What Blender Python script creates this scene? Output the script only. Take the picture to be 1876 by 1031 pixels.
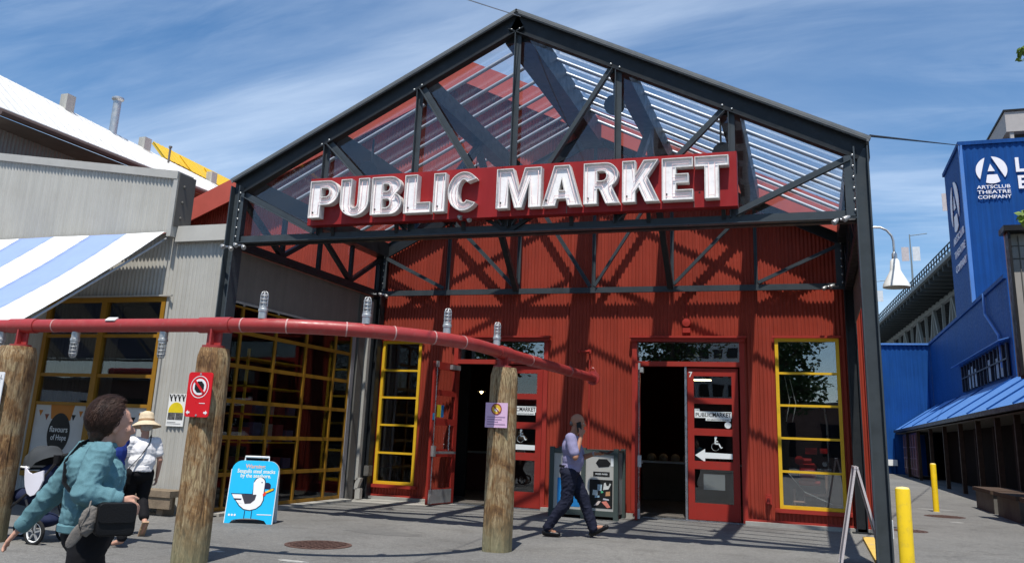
import bpy, bmesh, math, random
from mathutils import Vector, Matrix, noise, Euler
random.seed(7)
for o in list(bpy.data.objects): bpy.data.objects.remove(o)
sc = bpy.context.scene
COL = sc.collection
R = math.radians

# ---------------------------------------------------------------- camera
cd = bpy.data.cameras.new('camera'); cam = bpy.data.objects.new('camera', cd); COL.objects.link(cam)
cd.sensor_fit = 'HORIZONTAL'; cd.sensor_width = 36; cd.lens = 36*1571.8/1876
cd.shift_y = -(515.5-405)/1876; cd.clip_start = .05; cd.clip_end = 3000
_r = Vector((.94602, .32170, .03943)); _u = Vector((.04185, -.24188, .96940)); _f = Vector((-.32139, .91542, .24229))
cam.matrix_world = Matrix(((_r.x, _u.x, -_f.x, 0), (_r.y, _u.y, -_f.y, 0), (_r.z, _u.z, -_f.z, 1.5), (0, 0, 0, 1)))
sc.camera = cam
sc.render.resolution_x, sc.render.resolution_y = 1024, 562

# ---------------------------------------------------------------- sky, sun, exposure
SUN = Vector((.078, -.44, 1)).normalized()
w = bpy.data.worlds.new('World'); sc.world = w; w.use_nodes = True
nt = w.node_tree; nt.nodes.clear()
def _n(t, **k):
    n = nt.nodes.new(t)
    for a, b in k.items(): setattr(n, a, b)
    return n
out = _n('ShaderNodeOutputWorld'); bg = _n('ShaderNodeBackground'); bg.inputs[1].default_value = .118
sky = _n('ShaderNodeTexSky', sky_type='NISHITA', sun_disc=False)
sky.sun_elevation = math.asin(SUN.z); sky.sun_rotation = R(170.0); sky.air_density = 1.0; sky.dust_density = .15; sky.ozone_density = 3.0
tc = _n('ShaderNodeTexCoord'); sep = _n('ShaderNodeSeparateXYZ'); nt.links.new(tc.outputs['Generated'], sep.inputs[0])
def _m(op, a, b, clamp=False):
    n = _n('ShaderNodeMath', operation=op, use_clamp=clamp)
    for i, v in enumerate((a, b)):
        if v is None: continue
        if isinstance(v, (int, float)): n.inputs[i].default_value = v
        else: nt.links.new(v, n.inputs[i])
    return n.outputs[0]
zz = _m('ADD', _m('MAXIMUM', sep.outputs[2], 0.0), .22)
cmb = _n('ShaderNodeCombineXYZ'); nt.links.new(_m('DIVIDE', sep.outputs[0], zz), cmb.inputs[0]); nt.links.new(_m('DIVIDE', sep.outputs[1], zz), cmb.inputs[1])
def cirrus(rot, scale, loc, detail, rough, dist, lo, hi):
    mp = _n('ShaderNodeMapping'); mp.inputs['Rotation'].default_value = (0, 0, R(rot)); mp.inputs['Scale'].default_value = scale; mp.inputs['Location'].default_value = loc
    nt.links.new(cmb.outputs[0], mp.inputs[0])
    nz = _n('ShaderNodeTexNoise'); nt.links.new(mp.outputs[0], nz.inputs['Vector'])
    nz.inputs['Scale'].default_value = 1.0; nz.inputs['Detail'].default_value = detail; nz.inputs['Roughness'].default_value = rough; nz.inputs['Distortion'].default_value = dist
    mr = _n('ShaderNodeMapRange', interpolation_type='SMOOTHSTEP'); nt.links.new(nz.outputs['Fac'], mr.inputs[0])
    mr.inputs[1].default_value = lo; mr.inputs[2].default_value = hi
    return mr.outputs[0]
c1 = cirrus(-14, (.55, 2.4, 1), (3.1, 1.2, 0), 9, .58, .6, .34, .74)
c2 = cirrus(10, (1.6, 8, 1), (1.4, 5.2, 0), 8, .62, .7, .42, .80)
c3 = cirrus(-20, (.5, .9, 1), (7.3, 2.8, 0), 3, .5, .2, .35, .66)
cl = _m('MULTIPLY', _m('ADD', _m('MULTIPLY', c1, .95), _m('MULTIPLY', c2, .35)), _m('ADD', _m('MULTIPLY', c3, .8), .22), True)
haze = _m('POWER', _m('SUBTRACT', 1.0, _m('MAXIMUM', sep.outputs[2], 0.0)), 7)
cl = _m('ADD', _m('ADD', _m('MULTIPLY', cl, .60), _m('MULTIPLY', haze, .30)), .035, True)
mx = _n('ShaderNodeMixRGB'); nt.links.new(cl, mx.inputs[0]); hs = _n('ShaderNodeHueSaturation'); hs.inputs['Saturation'].default_value = 1.32; nt.links.new(sky.outputs[0], hs.inputs['Color']); nt.links.new(hs.outputs[0], mx.inputs[1]); mx.inputs[2].default_value = (7.4, 8.5, 9.9, 1)
nt.links.new(mx.outputs[0], bg.inputs[0]); nt.links.new(bg.outputs[0], out.inputs[0])
sl = bpy.data.lights.new('sun', 'SUN'); sl.energy = 5.0; sl.angle = R(.53); sl.color = (1, .955, .88)
so = bpy.data.objects.new('sun', sl); COL.objects.link(so); so.rotation_euler = SUN.to_track_quat('Z', 'Y').to_euler(); so.location = (3, -18, 40)
sc.view_settings.view_transform = 'Standard'; sc.view_settings.look = 'None'; sc.view_settings.exposure = .15; sc.view_settings.gamma = 1
sc.cycles.max_bounces = 8; sc.cycles.transparent_max_bounces = 32; sc.cycles.glossy_bounces = 4; sc.cycles.diffuse_bounces = 4
sc.cycles.caustics_reflective = False; sc.cycles.caustics_refractive = False; sc.cycles.use_denoising = True

# ---------------------------------------------------------------- materials
MATS = {}
def mat(name, col, rough=.6, metal=0, var=.12, vscale=3., fine=0., fscale=60., bump=0., bscale=40., streak=0., dirt=None, spec=.2, emit=0, coat=0):
    """painted / plain surface with broad colour drift, vertical streaks and fine relief"""
    if name in MATS: return MATS[name]
    m = bpy.data.materials.new(name); m.use_nodes = True; MATS[name] = m
    t = m.node_tree; N = t.nodes; L = t.links; b = N['Principled BSDF']
    b.inputs['Roughness'].default_value = rough; b.inputs['Metallic'].default_value = metal
    b.inputs['Specular IOR Level'].default_value = spec; b.inputs['Coat Weight'].default_value = coat
    c4 = (*col, 1); b.inputs['Base Color'].default_value = c4
    geo = N.new('ShaderNodeNewGeometry'); cur = None
    def nz(scale, detail=4, vec=None, rough_=.6):
        n = N.new('ShaderNodeTexNoise'); n.inputs['Scale'].default_value = scale; n.inputs['Detail'].default_value = detail; n.inputs['Roughness'].default_value = rough_
        L.new(vec or geo.outputs['Position'], n.inputs['Vector']); return n.outputs['Fac']
    def rng(x, a, b_, c, d):
        n = N.new('ShaderNodeMapRange'); L.new(x, n.inputs[0])
        for i, v in enumerate((a, b_, c, d)): n.inputs[i+1].default_value = v
        return n.outputs[0]
    def mul(col_out, fac):
        n = N.new('ShaderNodeVectorMath'); n.operation = 'SCALE'; 
        if col_out is None: n.inputs[0].default_value = col
        else: L.new(col_out, n.inputs[0])
        L.new(fac, n.inputs['Scale']); return n.outputs[0]
    if var: cur = mul(cur, rng(nz(vscale), .25, .75, 1-var, 1+var))
    if fine: cur = mul(cur, rng(nz(fscale, 2), .25, .75, 1-fine, 1+fine))
    if streak:
        mp = N.new('ShaderNodeMapping'); mp.inputs['Scale'].default_value = (9, 9, .35); L.new(geo.outputs['Position'], mp.inputs[0])
        cur = mul(cur, rng(nz(1, 5, mp.outputs[0]), .3, .7, 1-streak, 1+streak))
    if dirt:
        n = N.new('ShaderNodeMixRGB'); L.new(rng(nz(dirt[1], 8, None, .7), .52, .72, 0, dirt[2] if len(dirt) > 2 else .7), n.inputs[0])
        if cur: L.new(cur, n.inputs[1])
        else: n.inputs[1].default_value = c4
        n.inputs[2].default_value = (*dirt[0], 1); cur = n.outputs[0]
    if cur: L.new(cur, b.inputs['Base Color'])
    if bump:
        bp = N.new('ShaderNodeBump'); bp.inputs['Strength'].default_value = bump; bp.inputs['Distance'].default_value = .01
        L.new(nz(bscale, 5), bp.inputs['Height']); L.new(bp.outputs[0], b.inputs['Normal'])
    if rough < .75 and rough > .05:
        L.new(rng(nz(7, 4), .3, .7, max(.04, rough-.12), min(1, rough+.14)), b.inputs['Roughness'])
    if emit:
        b.inputs['Emission Color'].default_value = c4; b.inputs['Emission Strength'].default_value = emit
    return m

def glass(name, tint=(.9, .95, .96), base=.05, dirt=0.):
    """thin pane: clear transmission plus mirror reflection by Schlick's law"""
    m = bpy.data.materials.new(name); m.use_nodes = True; MATS[name] = m
    t = m.node_tree; N = t.nodes; L = t.links; N.remove(N['Principled BSDF'])
    lw = N.new('ShaderNodeLayerWeight'); lw.inputs['Blend'].default_value = .5
    p = N.new('ShaderNodeMath'); p.operation = 'POWER'; L.new(lw.outputs['Facing'], p.inputs[0]); p.inputs[1].default_value = 5
    mr = N.new('ShaderNodeMapRange'); L.new(p.outputs[0], mr.inputs[0]); mr.inputs[3].default_value = base; mr.inputs[4].default_value = .85
    tr = N.new('ShaderNodeBsdfTransparent'); tr.inputs[0].default_value = (*tint, 1)
    gl = N.new('ShaderNodeBsdfGlossy'); gl.inputs['Roughness'].default_value = .0; gl.inputs[0].default_value = (.95, .97, 1, 1)
    tn = N.new('ShaderNodeTexNoise'); tn.inputs['Scale'].default_value = 1.3; bp = N.new('ShaderNodeBump'); bp.inputs['Strength'].default_value = .05; bp.inputs['Distance'].default_value = .02
    g = N.new('ShaderNodeNewGeometry'); L.new(g.outputs['Position'], tn.inputs['Vector']); L.new(tn.outputs['Fac'], bp.inputs['Height']); L.new(bp.outputs[0], gl.inputs['Normal'])
    s = N.new('ShaderNodeMixShader'); L.new(mr.outputs[0], s.inputs[0]); L.new(tr.outputs[0], s.inputs[1]); L.new(gl.outputs[0], s.inputs[2])
    last = s.outputs[0]
    if dirt:
        df = N.new('ShaderNodeBsdfDiffuse'); df.inputs[0].default_value = (.62, .60, .60, 1)
        n2 = N.new('ShaderNodeTexNoise'); n2.inputs['Scale'].default_value = 1.1; n2.inputs['Detail'].default_value = 6
        mp = N.new('ShaderNodeMapping'); mp.inputs['Scale'].default_value = (2.2, 1, .6); L.new(g.outputs['Position'], mp.inputs[0]); L.new(mp.outputs[0], n2.inputs['Vector'])
        r2 = N.new('ShaderNodeMapRange'); L.new(n2.outputs['Fac'], r2.inputs[0]); r2.inputs[1].default_value = .3; r2.inputs[2].default_value = .75; r2.inputs[3].default_value = dirt*.55; r2.inputs[4].default_value = dirt*1.5
        s2 = N.new('ShaderNodeMixShader'); L.new(r2.outputs[0], s2.inputs[0]); L.new(last, s2.inputs[1]); L.new(df.outputs[0], s2.inputs[2]); last = s2.outputs[0]
    L.new(last, N['Material Output'].inputs[0]); return m

# ---------------------------------------------------------------- mesh helpers
X, Y, Z = Vector((1, 0, 0)), Vector((0, 1, 0)), Vector((0, 0, 1))
class MB:
    def __init__(s): s.v = []; s.f = []
    def add(s, vs, fs):
        k = len(s.v); s.v += [Vector(p) for p in vs]; s.f += [tuple(i+k for i in f) for f in fs]; return s
    def box(s, x0, x1, y0, y1, z0, z1):
        return s.add([(x, y, z) for z in (z0, z1) for y in (y0, y1) for x in (x0, x1)],
                     [(0, 2, 3, 1), (4, 5, 7, 6), (0, 1, 5, 4), (2, 6, 7, 3), (0, 4, 6, 2), (1, 3, 7, 5)])
    def obox(s, c, ax, ay, az):
        c = Vector(c); ax, ay, az = Vector(ax), Vector(ay), Vector(az)
        vs = [c+sx*ax+sy*ay+sz*az for sz in (-1, 1) for sy in (-1, 1) for sx in (-1, 1)]
        fs = [(0, 2, 3, 1), (4, 5, 7, 6), (0, 1, 5, 4), (2, 6, 7, 3), (0, 4, 6, 2), (1, 3, 7, 5)]
        if ax.cross(ay).dot(az) < 0: fs = [f[::-1] for f in fs]
        return s.add(vs, fs)
    def beam(s, p0, p1, w_, h, up=Z):
        p0, p1 = Vector(p0), Vector(p1); d = (p1-p0)
        if d.length < 1e-6: return s
        dn = d.normalized(); a = dn.cross(Vector(up))
        if a.length < 1e-4: a = dn.cross(X)
        a.normalize(); b = a.cross(dn)
        return s.obox((p0+p1)/2, d/2, a*w_/2, b*h/2)
    def ibeam(s, p0, p1, w_, h, t=.018, up=Z):
        """I section: web plus two flanges"""
        p0, p1 = Vector(p0), Vector(p1); dn = (p1-p0).normalized(); a = dn.cross(Vector(up))
        if a.length < 1e-4: a = dn.cross(X)
        a.normalize(); b = a.cross(dn); o = b*(h/2-t/2)
        s.obox((p0+p1)/2, (p1-p0)/2, a*t/2, b*(h/2-t)); s.obox((p0+p1)/2+o, (p1-p0)/2, a*w_/2, b*t/2); s.obox((p0+p1)/2-o, (p1-p0)/2, a*w_/2, b*t/2); return s
    def angle(s, p0, p1, w_, t, u, v):
        """L section with legs along u and v"""
        p0, p1, u, v = Vector(p0), Vector(p1), Vector(u).normalized(), Vector(v).normalized(); c = (p0+p1)/2; d = (p1-p0)/2
        s.obox(c+u*w_/2, d, u*w_/2, v*t/2); s.obox(c+v*(w_/2+t/2), d, u*t/2, v*(w_/2-t/2)); return s
    def tube(s, pts, r, n=10, caps=True):
        pts = [Vector(p) for p in pts]; rs = r if isinstance(r, (list, tuple)) else [r]*len(pts)
        k = len(s.v); prev = None
        for i, p in enumerate(pts):
            d = (pts[min(i+1, len(pts)-1)]-pts[max(i-1, 0)]).normalized()
            if prev is None:
                a = d.cross(Z); a = a.normalized() if a.length > 1e-3 else X.copy()
            else: a = (prev-d*prev.dot(d)).normalized()
            prev = a; b = d.cross(a)
            for j in range(n):
                th = 2*math.pi*j/n; s.v.append(p+(a*math.cos(th)+b*math.sin(th))*rs[i])
        for i in range(len(pts)-1):
            for j in range(n):
                s.f.append((k+i*n+j, k+i*n+(j+1) % n, k+(i+1)*n+(j+1) % n, k+(i+1)*n+j))
        if caps:
            s.f.append(tuple(k+j for j in range(n))[::-1]); s.f.append(tuple(k+(len(pts)-1)*n+j for j in range(n)))
        return s
    def lathe(s, prof, c, n=16, axis=Z, caps=True):
        c = Vector(c); axis = Vector(axis).normalized(); a = axis.cross(X) if abs(axis.x) < .9 else axis.cross(Y); a.normalize(); b = axis.cross(a); k = len(s.v)
        for r, h in prof:
            for j in range(n):
                th = 2*math.pi*j/n; s.v.append(c+axis*h+(a*math.cos(th)+b*math.sin(th))*r)
        for i in range(len(prof)-1):
            for j in range(n): s.f.append((k+i*n+j, k+i*n+(j+1) % n, k+(i+1)*n+(j+1) % n, k+(i+1)*n+j))
        if caps:
            s.f.append(tuple(k+j for j in range(n))[::-1]); s.f.append(tuple(k+(len(prof)-1)*n+j for j in range(n)))
        return s
    def prism(s, poly, o, u, v, n, d):
        """polygon (u,v) extruded by d along n"""
        o, u, v, n = Vector(o), Vector(u), Vector(v), Vector(n); k = len(s.v); m = len(poly)
        ar = sum(poly[i][0]*poly[(i+1) % m][1]-poly[(i+1) % m][0]*poly[i][1] for i in range(m))
        if (ar < 0) == (u.cross(v).dot(n) > 0): poly = poly[::-1]
        for h in (0, d):
            for a, b in poly: s.v.append(o+u*a+v*b+n*h)
        s.f.append(tuple(range(k+m, k+2*m))); s.f.append(tuple(range(k, k+m))[::-1])
        for i in range(m): s.f.append((k+i, k+(i+1) % m, k+m+(i+1) % m, k+m+i))
        return s
    def corr(s, o, u, n, width, z0, z1, pitch=.077, amp=.014, seg=6, ph=0.):
        """corrugated sheet standing on o, along u, facing n; z0/z1 numbers or functions of distance"""
        o, u, n = Vector(o), Vector(u), Vector(n); k = len(s.v); st = max(1, int(round(width/pitch*seg)))
        f0 = z0 if callable(z0) else (lambda q: z0); f1 = z1 if callable(z1) else (lambda q: z1)
        for i in range(st+1):
            q = width*i/st; a = amp*math.sin(2*math.pi*(q+ph)/pitch)
            p = o+u*q+n*a; s.v.append(Vector((p.x, p.y, f0(q)))); s.v.append(Vector((p.x, p.y, f1(q))))
        flip = u.cross(Z).dot(n) < 0
        for i in range(st):
            q = (k+2*i, k+2*i+2, k+2*i+3, k+2*i+1); s.f.append(q[::-1] if flip else q)
        return s
    def ell(s, c, r, rot=None, n=14, m=9):
        c = Vector(c); k = len(s.v); M_ = rot.to_matrix() if rot else None
        for i in range(m+1):
            ph = math.pi*i/m
            for j in range(n):
                th = 2*math.pi*j/n; p = Vector((r[0]*math.sin(ph)*math.cos(th), r[1]*math.sin(ph)*math.sin(th), -r[2]*math.cos(ph)))
                s.v.append(c+(M_ @ p if M_ else p))
        for i in range(m):
            for j in range(n): s.f.append((k+i*n+j, k+i*n+(j+1) % n, k+(i+1)*n+(j+1) % n, k+(i+1)*n+j))
        return s
    def cap(s, p0, r0, p1, r1, n=12):
        p0, p1 = Vector(p0), Vector(p1); d = p1-p0; L_ = d.length; d = d/max(L_, 1e-6); pts = []; rs = []
        for t in (-.98, -.85, -.6, -.3): pts.append(p0+d*r0*t); rs.append(r0*math.sqrt(1-t*t))
        pts += [p0, p1]; rs += [r0, r1]
        for t in (.3, .6, .85, .98): pts.append(p1+d*r1*t); rs.append(r1*math.sqrt(1-t*t))
        return s.tube(pts, rs, n)

BASE = {}
def _mesh(name, mb, base, m, smooth):
    me = bpy.data.meshes.new(name); me.from_pydata([tuple(p-base) for p in mb.v], [], mb.f); me.update()
    me.materials.append(m)
    if smooth:
        me.polygons.foreach_set('use_smooth', [True]*len(me.polygons))
        if smooth != 2: me.set_sharp_from_angle(angle=R(40))
    return me
def tag(o, label=None, cat=None, group=None, kind=None):
    for k, v in (('label', label), ('category', cat), ('group', group), ('kind', kind)):
        if v: o[k] = v
    return o
def thing(name, label, cat, base=(0, 0, 0), group=None):
    o = bpy.data.objects.new(name, None); o.location = base; o.empty_display_size = .2; COL.objects.link(o); BASE[o.name] = Vector(base)
    return tag(o, label, cat, group)
def part(name, mb, m, parent, smooth=False, label=None, kind=None):
    b = BASE[parent.name]; o = bpy.data.objects.new(name, _mesh(name, mb, b, m, smooth)); o.parent = parent; COL.objects.link(o); BASE[o.name] = b
    if parent.type == 'MESH': o.matrix_parent_inverse = Matrix()
    return tag(o, label, kind=kind)
def solo(name, mb, m, label, cat, base=(0, 0, 0), group=None, smooth=False):
    b = Vector(base); o = bpy.data.objects.new(name, _mesh(name, mb, b, m, smooth)); o.location = b; COL.objects.link(o); BASE[o.name] = b
    return tag(o, label, cat, group)
def struct(name, mb, m, kind='structure', smooth=False):
    o = bpy.data.objects.new(name, _mesh(name, mb, Vector(), m, smooth)); COL.objects.link(o); BASE[o.name] = Vector()
    o['kind'] = kind; return o
def text(s, size, o, u, v, depth=.004, bold=.0, align='CENTER', width=None, italic=0):
    """lettering as an MB: baseline origin o, reading along u, up v"""
    cu = bpy.data.curves.new('t', 'FONT'); cu.body = s; cu.size = size; cu.align_x = align; cu.offset = bold*size; cu.resolution_u = 3; cu.extrude = depth/2; cu.shear = italic
    ob = bpy.data.objects.new('t', cu); COL.objects.link(ob)
    me = ob.to_mesh(); mb = MB(); o, u, v = Vector(o), Vector(u).normalized(), Vector(v).normalized(); n = u.cross(v)
    sx = 1.
    if width and len(me.vertices):
        xs = [p.co.x for p in me.vertices]; sx = width/max(1e-6, max(xs)-min(xs))
    mb.add([o+u*p.co.x*sx+v*p.co.y+n*(p.co.z+depth/2) for p in me.vertices], [tuple(p.vertices) for p in me.polygons])
    ob.to_mesh_clear(); bpy.data.objects.remove(ob); bpy.data.curves.remove(cu); return mb
def arc(cx, cy, r, a0, a1, n=12, ry=None):
    ry = ry or r
    return [(cx+r*math.cos(R(a0+(a1-a0)*i/n)), cy+ry*math.sin(R(a0+(a1-a0)*i/n))) for i in range(n+1)]
def rrect(x0, x1, y0, y1, r, n=4):
    return arc(x1-r, y1-r, r, 0, 90, n)+arc(x0+r, y1-r, r, 90, 180, n)+arc(x0+r, y0+r, r, 180, 270, n)+arc(x1-r, y0+r, r, 270, 360, n)
def rect(x0, x1, y0, y1): return [(x0, y0), (x1, y0), (x1, y1), (x0, y1)]

# palette
RED = mat('red_corrugated', (.305, .045, .026), .5, var=.14, vscale=.7, streak=.12, fine=.06, dirt=((.25, .045, .033), 1.7, .5))
REDT = mat('red_trim', (.34, .036, .026), .45, var=.10, vscale=2, dirt=((.25, .045, .03), 4, .5))
REDD = mat('red_door', (.32, .030, .022), .38, var=.08, vscale=2, dirt=((.22, .04, .03), 6, .5))
REDROOF = mat('red_roof', (.45, .09, .065), .5, var=.08)
PIPE = mat('red_pipe', (.33, .034, .032), .40, var=.10, vscale=5, dirt=((.30, .085, .075), 13, .75), bump=.12, bscale=24, spec=.5)
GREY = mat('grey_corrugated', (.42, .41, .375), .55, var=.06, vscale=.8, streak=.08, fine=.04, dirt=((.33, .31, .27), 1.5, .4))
GREYT = mat('grey_trim', (.40, .39, .36), .5, var=.08)
GREYD = mat('grey_dark', (.13, .125, .115), .6, var=.1)
STEEL = mat('charcoal_steel', (.020, .023, .026), .42, var=.18, vscale=3, fine=.08, dirt=((.04, .043, .045), 5, .5))
STEELB = mat('slate_steel', (.052, .063, .072), .38, var=.15, vscale=3, dirt=((.035, .042, .046), 5, .6))
ALU = mat('aluminium', (.50, .52, .55), .30, metal=.95, var=.05)
GALV = mat('galvanised', (.48, .49, .49), .42, metal=.7, var=.12, vscale=20)
WHITE = mat('white_paint', (.80, .80, .78), .5, var=.05)
WROOF = mat('white_roof', (.74, .735, .70), .5, var=.05, vscale=.5, streak=.05, dirt=((.60, .59, .55), .8, .5))
YEL = mat('yellow_paint', (.72, .43, .025), .4, var=.08, vscale=4, dirt=((.5, .30, .03), 9, .5))
YELB = mat('yellow_bollard', (.83, .56, .012), .42, var=.05, vscale=4, dirt=((.50, .36, .06), 9, .6), spec=.4)
YELSH = mat('yellow_paint_shaded', (.29, .145, .016), .45, var=.1)  # yellow frame paint with the awning and canopy shade put into its colour
BLACK = mat('black_paint', (.012, .012, .013), .5, var=.1)
RUBBER = mat('black_rubber', (.018, .018, .018), .8, var=.1)
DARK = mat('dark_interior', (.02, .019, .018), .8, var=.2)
GLASS = glass('glass_roof', (.98, .985, .99), .03, .005)
GLASSV = glass('glass_gable', (.965, .975, .985), .042, .004)
GLASSW = glass('glass_window', (.84, .86, .86), .062)
GLASSR = glass('glass_reflective', (.80, .82, .82), .17)
GLASSD = glass('glass_door', (.80, .82, .82), .022)
BLUE = mat('blue_corrugated', (.010, .062, .225), .6, var=.16, vscale=.5, streak=.14, dirt=((.014, .070, .21), .9, .55), spec=.08)
BLUER = mat('blue_roof', (.085, .215, .52), .42, var=.10, vscale=.7, dirt=((.14, .24, .45), 1.2, .5))
WOODD = mat('dark_wood', (.055, .035, .025), .7, var=.3, vscale=5)
CONC = mat('concrete', (.34, .33, .30), .85, var=.15, vscale=2, fine=.1, bump=.3, bscale=80, dirt=((.22, .21, .19), 3, .6))
# ---------------------------------------------------------------- ground
def asphalt():
    m = bpy.data.materials.new('asphalt'); m.use_nodes = True; t = m.node_tree; N = t.nodes; L = t.links; b = N['Principled BSDF']
    b.inputs['Roughness'].default_value = .86; b.inputs['Specular IOR Level'].default_value = .3
    g = N.new('ShaderNodeNewGeometry')
    def nz(scale, det, rough=.6, dist=0):
        n = N.new('ShaderNodeTexNoise'); n.inputs['Scale'].default_value = scale; n.inputs['Detail'].default_value = det; n.inputs['Roughness'].default_value = rough; n.inputs['Distortion'].default_value = dist
        L.new(g.outputs['Position'], n.inputs['Vector']); return n.outputs['Fac']
    def ramp(x, pts):
        n = N.new('ShaderNodeValToRGB'); L.new(x, n.inputs[0]); e = n.color_ramp.elements
        while len(e) < len(pts): e.new(.5)
        for k, (p, c) in zip(e, pts): k.position = p; k.color = (*c, 1)
        return n.outputs[0]
    def mixc(mode, f, a, c):
        n = N.new('ShaderNodeMixRGB'); n.blend_type = mode; 
        if isinstance(f, float): n.inputs[0].default_value = f
        else: L.new(f, n.inputs[0])
        L.new(a, n.inputs[1]); L.new(c, n.inputs[2]); return n.outputs[0]
    base = ramp(nz(.45, 6, .65), [(.3, (.158, .156, .150)), (.5, (.188, .185, .177)), (.72, (.216, .212, .202))])
    fine = ramp(nz(55, 3, .8), [(.28, (.50, .50, .50)), (.5, (1, 1, 1)), (.75, (1.5, 1.48, 1.42))])
    c = mixc('MULTIPLY', .8, base, fine)
    v = N.new('ShaderNodeTexVoronoi'); v.inputs['Scale'].default_value = 75; L.new(g.outputs['Position'], v.inputs['Vector'])
    c = mixc('MULTIPLY', .6, c, ramp(v.outputs['Color'], [(0, (.52, .52, .52)), (.85, (1.0, 1.0, 1.0)), (1, (1.9, 1.85, 1.75))]))
    c = mixc('MULTIPLY', .75, c, ramp(nz(13, 5, .75), [(.3, (.70, .70, .70)), (.5, (1, 1, 1)), (.7, (1.28, 1.27, 1.24))]))
    st = ramp(nz(1.3, 8, .7, .6), [(.52, (1, 1, 1)), (.66, (.74, .73, .72)), (.8, (.62, .61, .60))]); c = mixc('MULTIPLY', .8, c, st)
    # hairline cracks
    v2 = N.new('ShaderNodeTexVoronoi'); v2.feature = 'DISTANCE_TO_EDGE'; v2.inputs['Scale'].default_value = .42
    wv = N.new('ShaderNodeVectorMath'); wv.operation = 'ADD'; n3 = N.new('ShaderNodeTexNoise'); n3.inputs['Scale'].default_value = 1.6; n3.inputs['Detail'].default_value = 6; L.new(g.outputs['Position'], n3.inputs['Vector'])
    sc_ = N.new('ShaderNodeVectorMath'); sc_.operation = 'SCALE'; sc_.inputs['Scale'].default_value = .9; L.new(n3.outputs['Color'], sc_.inputs[0]); L.new(g.outputs['Position'], wv.inputs[0]); L.new(sc_.outputs[0], wv.inputs[1]); L.new(wv.outputs[0], v2.inputs['Vector'])
    c = mixc('MULTIPLY', .3, c, ramp(v2.outputs['Distance'], [(0, (.42, .41, .40)), (.006, (.7, .7, .7)), (.012, (1, 1, 1))]))
    v3 = N.new('ShaderNodeTexVoronoi'); v3.inputs['Scale'].default_value = 1.7; L.new(g.outputs['Position'], v3.inputs['Vector'])
    c = mixc('MULTIPLY', .55, c, ramp(v3.outputs['Distance'], [(0, (.45, .44, .43)), (.028, (.5, .49, .48)), (.040, (1, 1, 1))]))
    c = mixc('MULTIPLY', .5, c, ramp(nz(.16, 4, .6, .8), [(.38, (.80, .80, .81)), (.5, (1, 1, 1)), (.62, (1.12, 1.11, 1.08))]))
    L.new(c, b.inputs['Base Color'])
    bp = N.new('ShaderNodeBump'); bp.inputs['Strength'].default_value = .55; bp.inputs['Distance'].default_value = .012; L.new(nz(70, 4, .7), bp.inputs['Height']); L.new(bp.outputs[0], b.inputs['Normal'])
    return m
ASPH = asphalt()
g = MB(); g.add([(-900, -900, 0), (900, -900, 0), (900, 900, 0), (-900, 900, 0)], [(0, 1, 2, 3)])
struct('ground', g, ASPH)
# concrete slab under the entrance wall and thin kerb along the glazed side
g = MB().prism([(-9.7, 17.15), (-8.2, 17.25), (-7.7, 17.5), (-7.2, 18.6), (-9.7, 18.6)], (0, 0, 0), X, Y, Z, .006)
struct('entrance_slab', g, CONC)
struct('threshold_kerb', MB().box(-9.68, -9.42, 12.7, 17.2, 0, .05), CONC)
struct('wall_footing', MB().box(-9.6, -7.62, 18.13, 18.25, 0, .07).box(-5.48, -3.52, 18.13, 18.25, 0, .07).box(-1.31, 1.03, 18.13, 18.25, 0, .07), CONC)
struct('yellow_kerb', MB().box(.74, .92, 13.3, 16.9, 0, .05), mat('yellow_kerb', (.62, .40, .09), .75, var=.15, dirt=((.30, .27, .2), 6, .8)))
PAINT = mat('worn_white_paint', (.36, .36, .34), .8, var=.2, vscale=12, dirt=((.2, .2, .19), 14, .9))
def blob(x, y, rx, ry, seed, n=26):
    random.seed(seed); return [(x+rx*math.cos(a)*k, y+ry*math.sin(a)*k) for a, k in ((2*math.pi*i/n, .72+.4*random.random()) for i in range(n))]
for i, (x, y, rx, ry) in enumerate(((-5.74, 9.2, .20, .06), (-6.9, 9.35, .10, .05), (3.1, 27.2, .5, .09), (3.0, 22.6, .16, .08))):
    struct('paint_mark', MB().prism(blob(x, y, rx, ry, i), (0, 0, .001), X, Y, Z, .003), PAINT)
struct('tar_patch', MB().prism(blob(-6.2, 12.4, .7, .25, 9), (0, 0, .001), X, Y, Z, .002), mat('tar_patch', (.13, .128, .123), .85, var=.15, fine=.2, fscale=70))
# manhole covers: ring plus a grid of raised studs
RUST = mat('rusty_iron', (.105, .062, .052), .7, metal=.2, var=.25, vscale=10, dirt=((.16, .10, .08), 20, .6))
def manhole(x, y, r, label, step=.075):
    o = thing('manhole_cover', label, 'manhole cover', (x, y, 0), 'iron manhole covers in the asphalt')
    part('ring', MB().lathe([(r*1.1, 0), (r*1.1, .008), (r, .008), (r, .002)], (x, y, 0), 40, caps=False), RUST, o)
    part('lid', MB().lathe([(r*.985, 0), (r*.985, .005)], (x, y, 0), 40), RUST, o)
    m = MB(); k = int(r/step)+1
    for i in range(-k, k+1):
        for j in range(-k, k+1):
            a, b = i*step, j*step+(i % 2)*step/2
            if math.hypot(a, b) < r*.92: m.box(x+a-step*.3, x+a+step*.3, y+b-step*.36, y+b+step*.36, .005, .016)
    part('stud', m, RUST, o, kind='stuff')
manhole(-6.25, 10.6, .40, 'round rusty manhole cover in front of the seagull board')
manhole(2.97, 24.4, .42, 'rusty manhole cover beside the slim yellow bollard in the alley')
manhole(1.72, 19.4, .30, 'small rusty manhole cover behind the thick yellow bollard')
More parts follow.
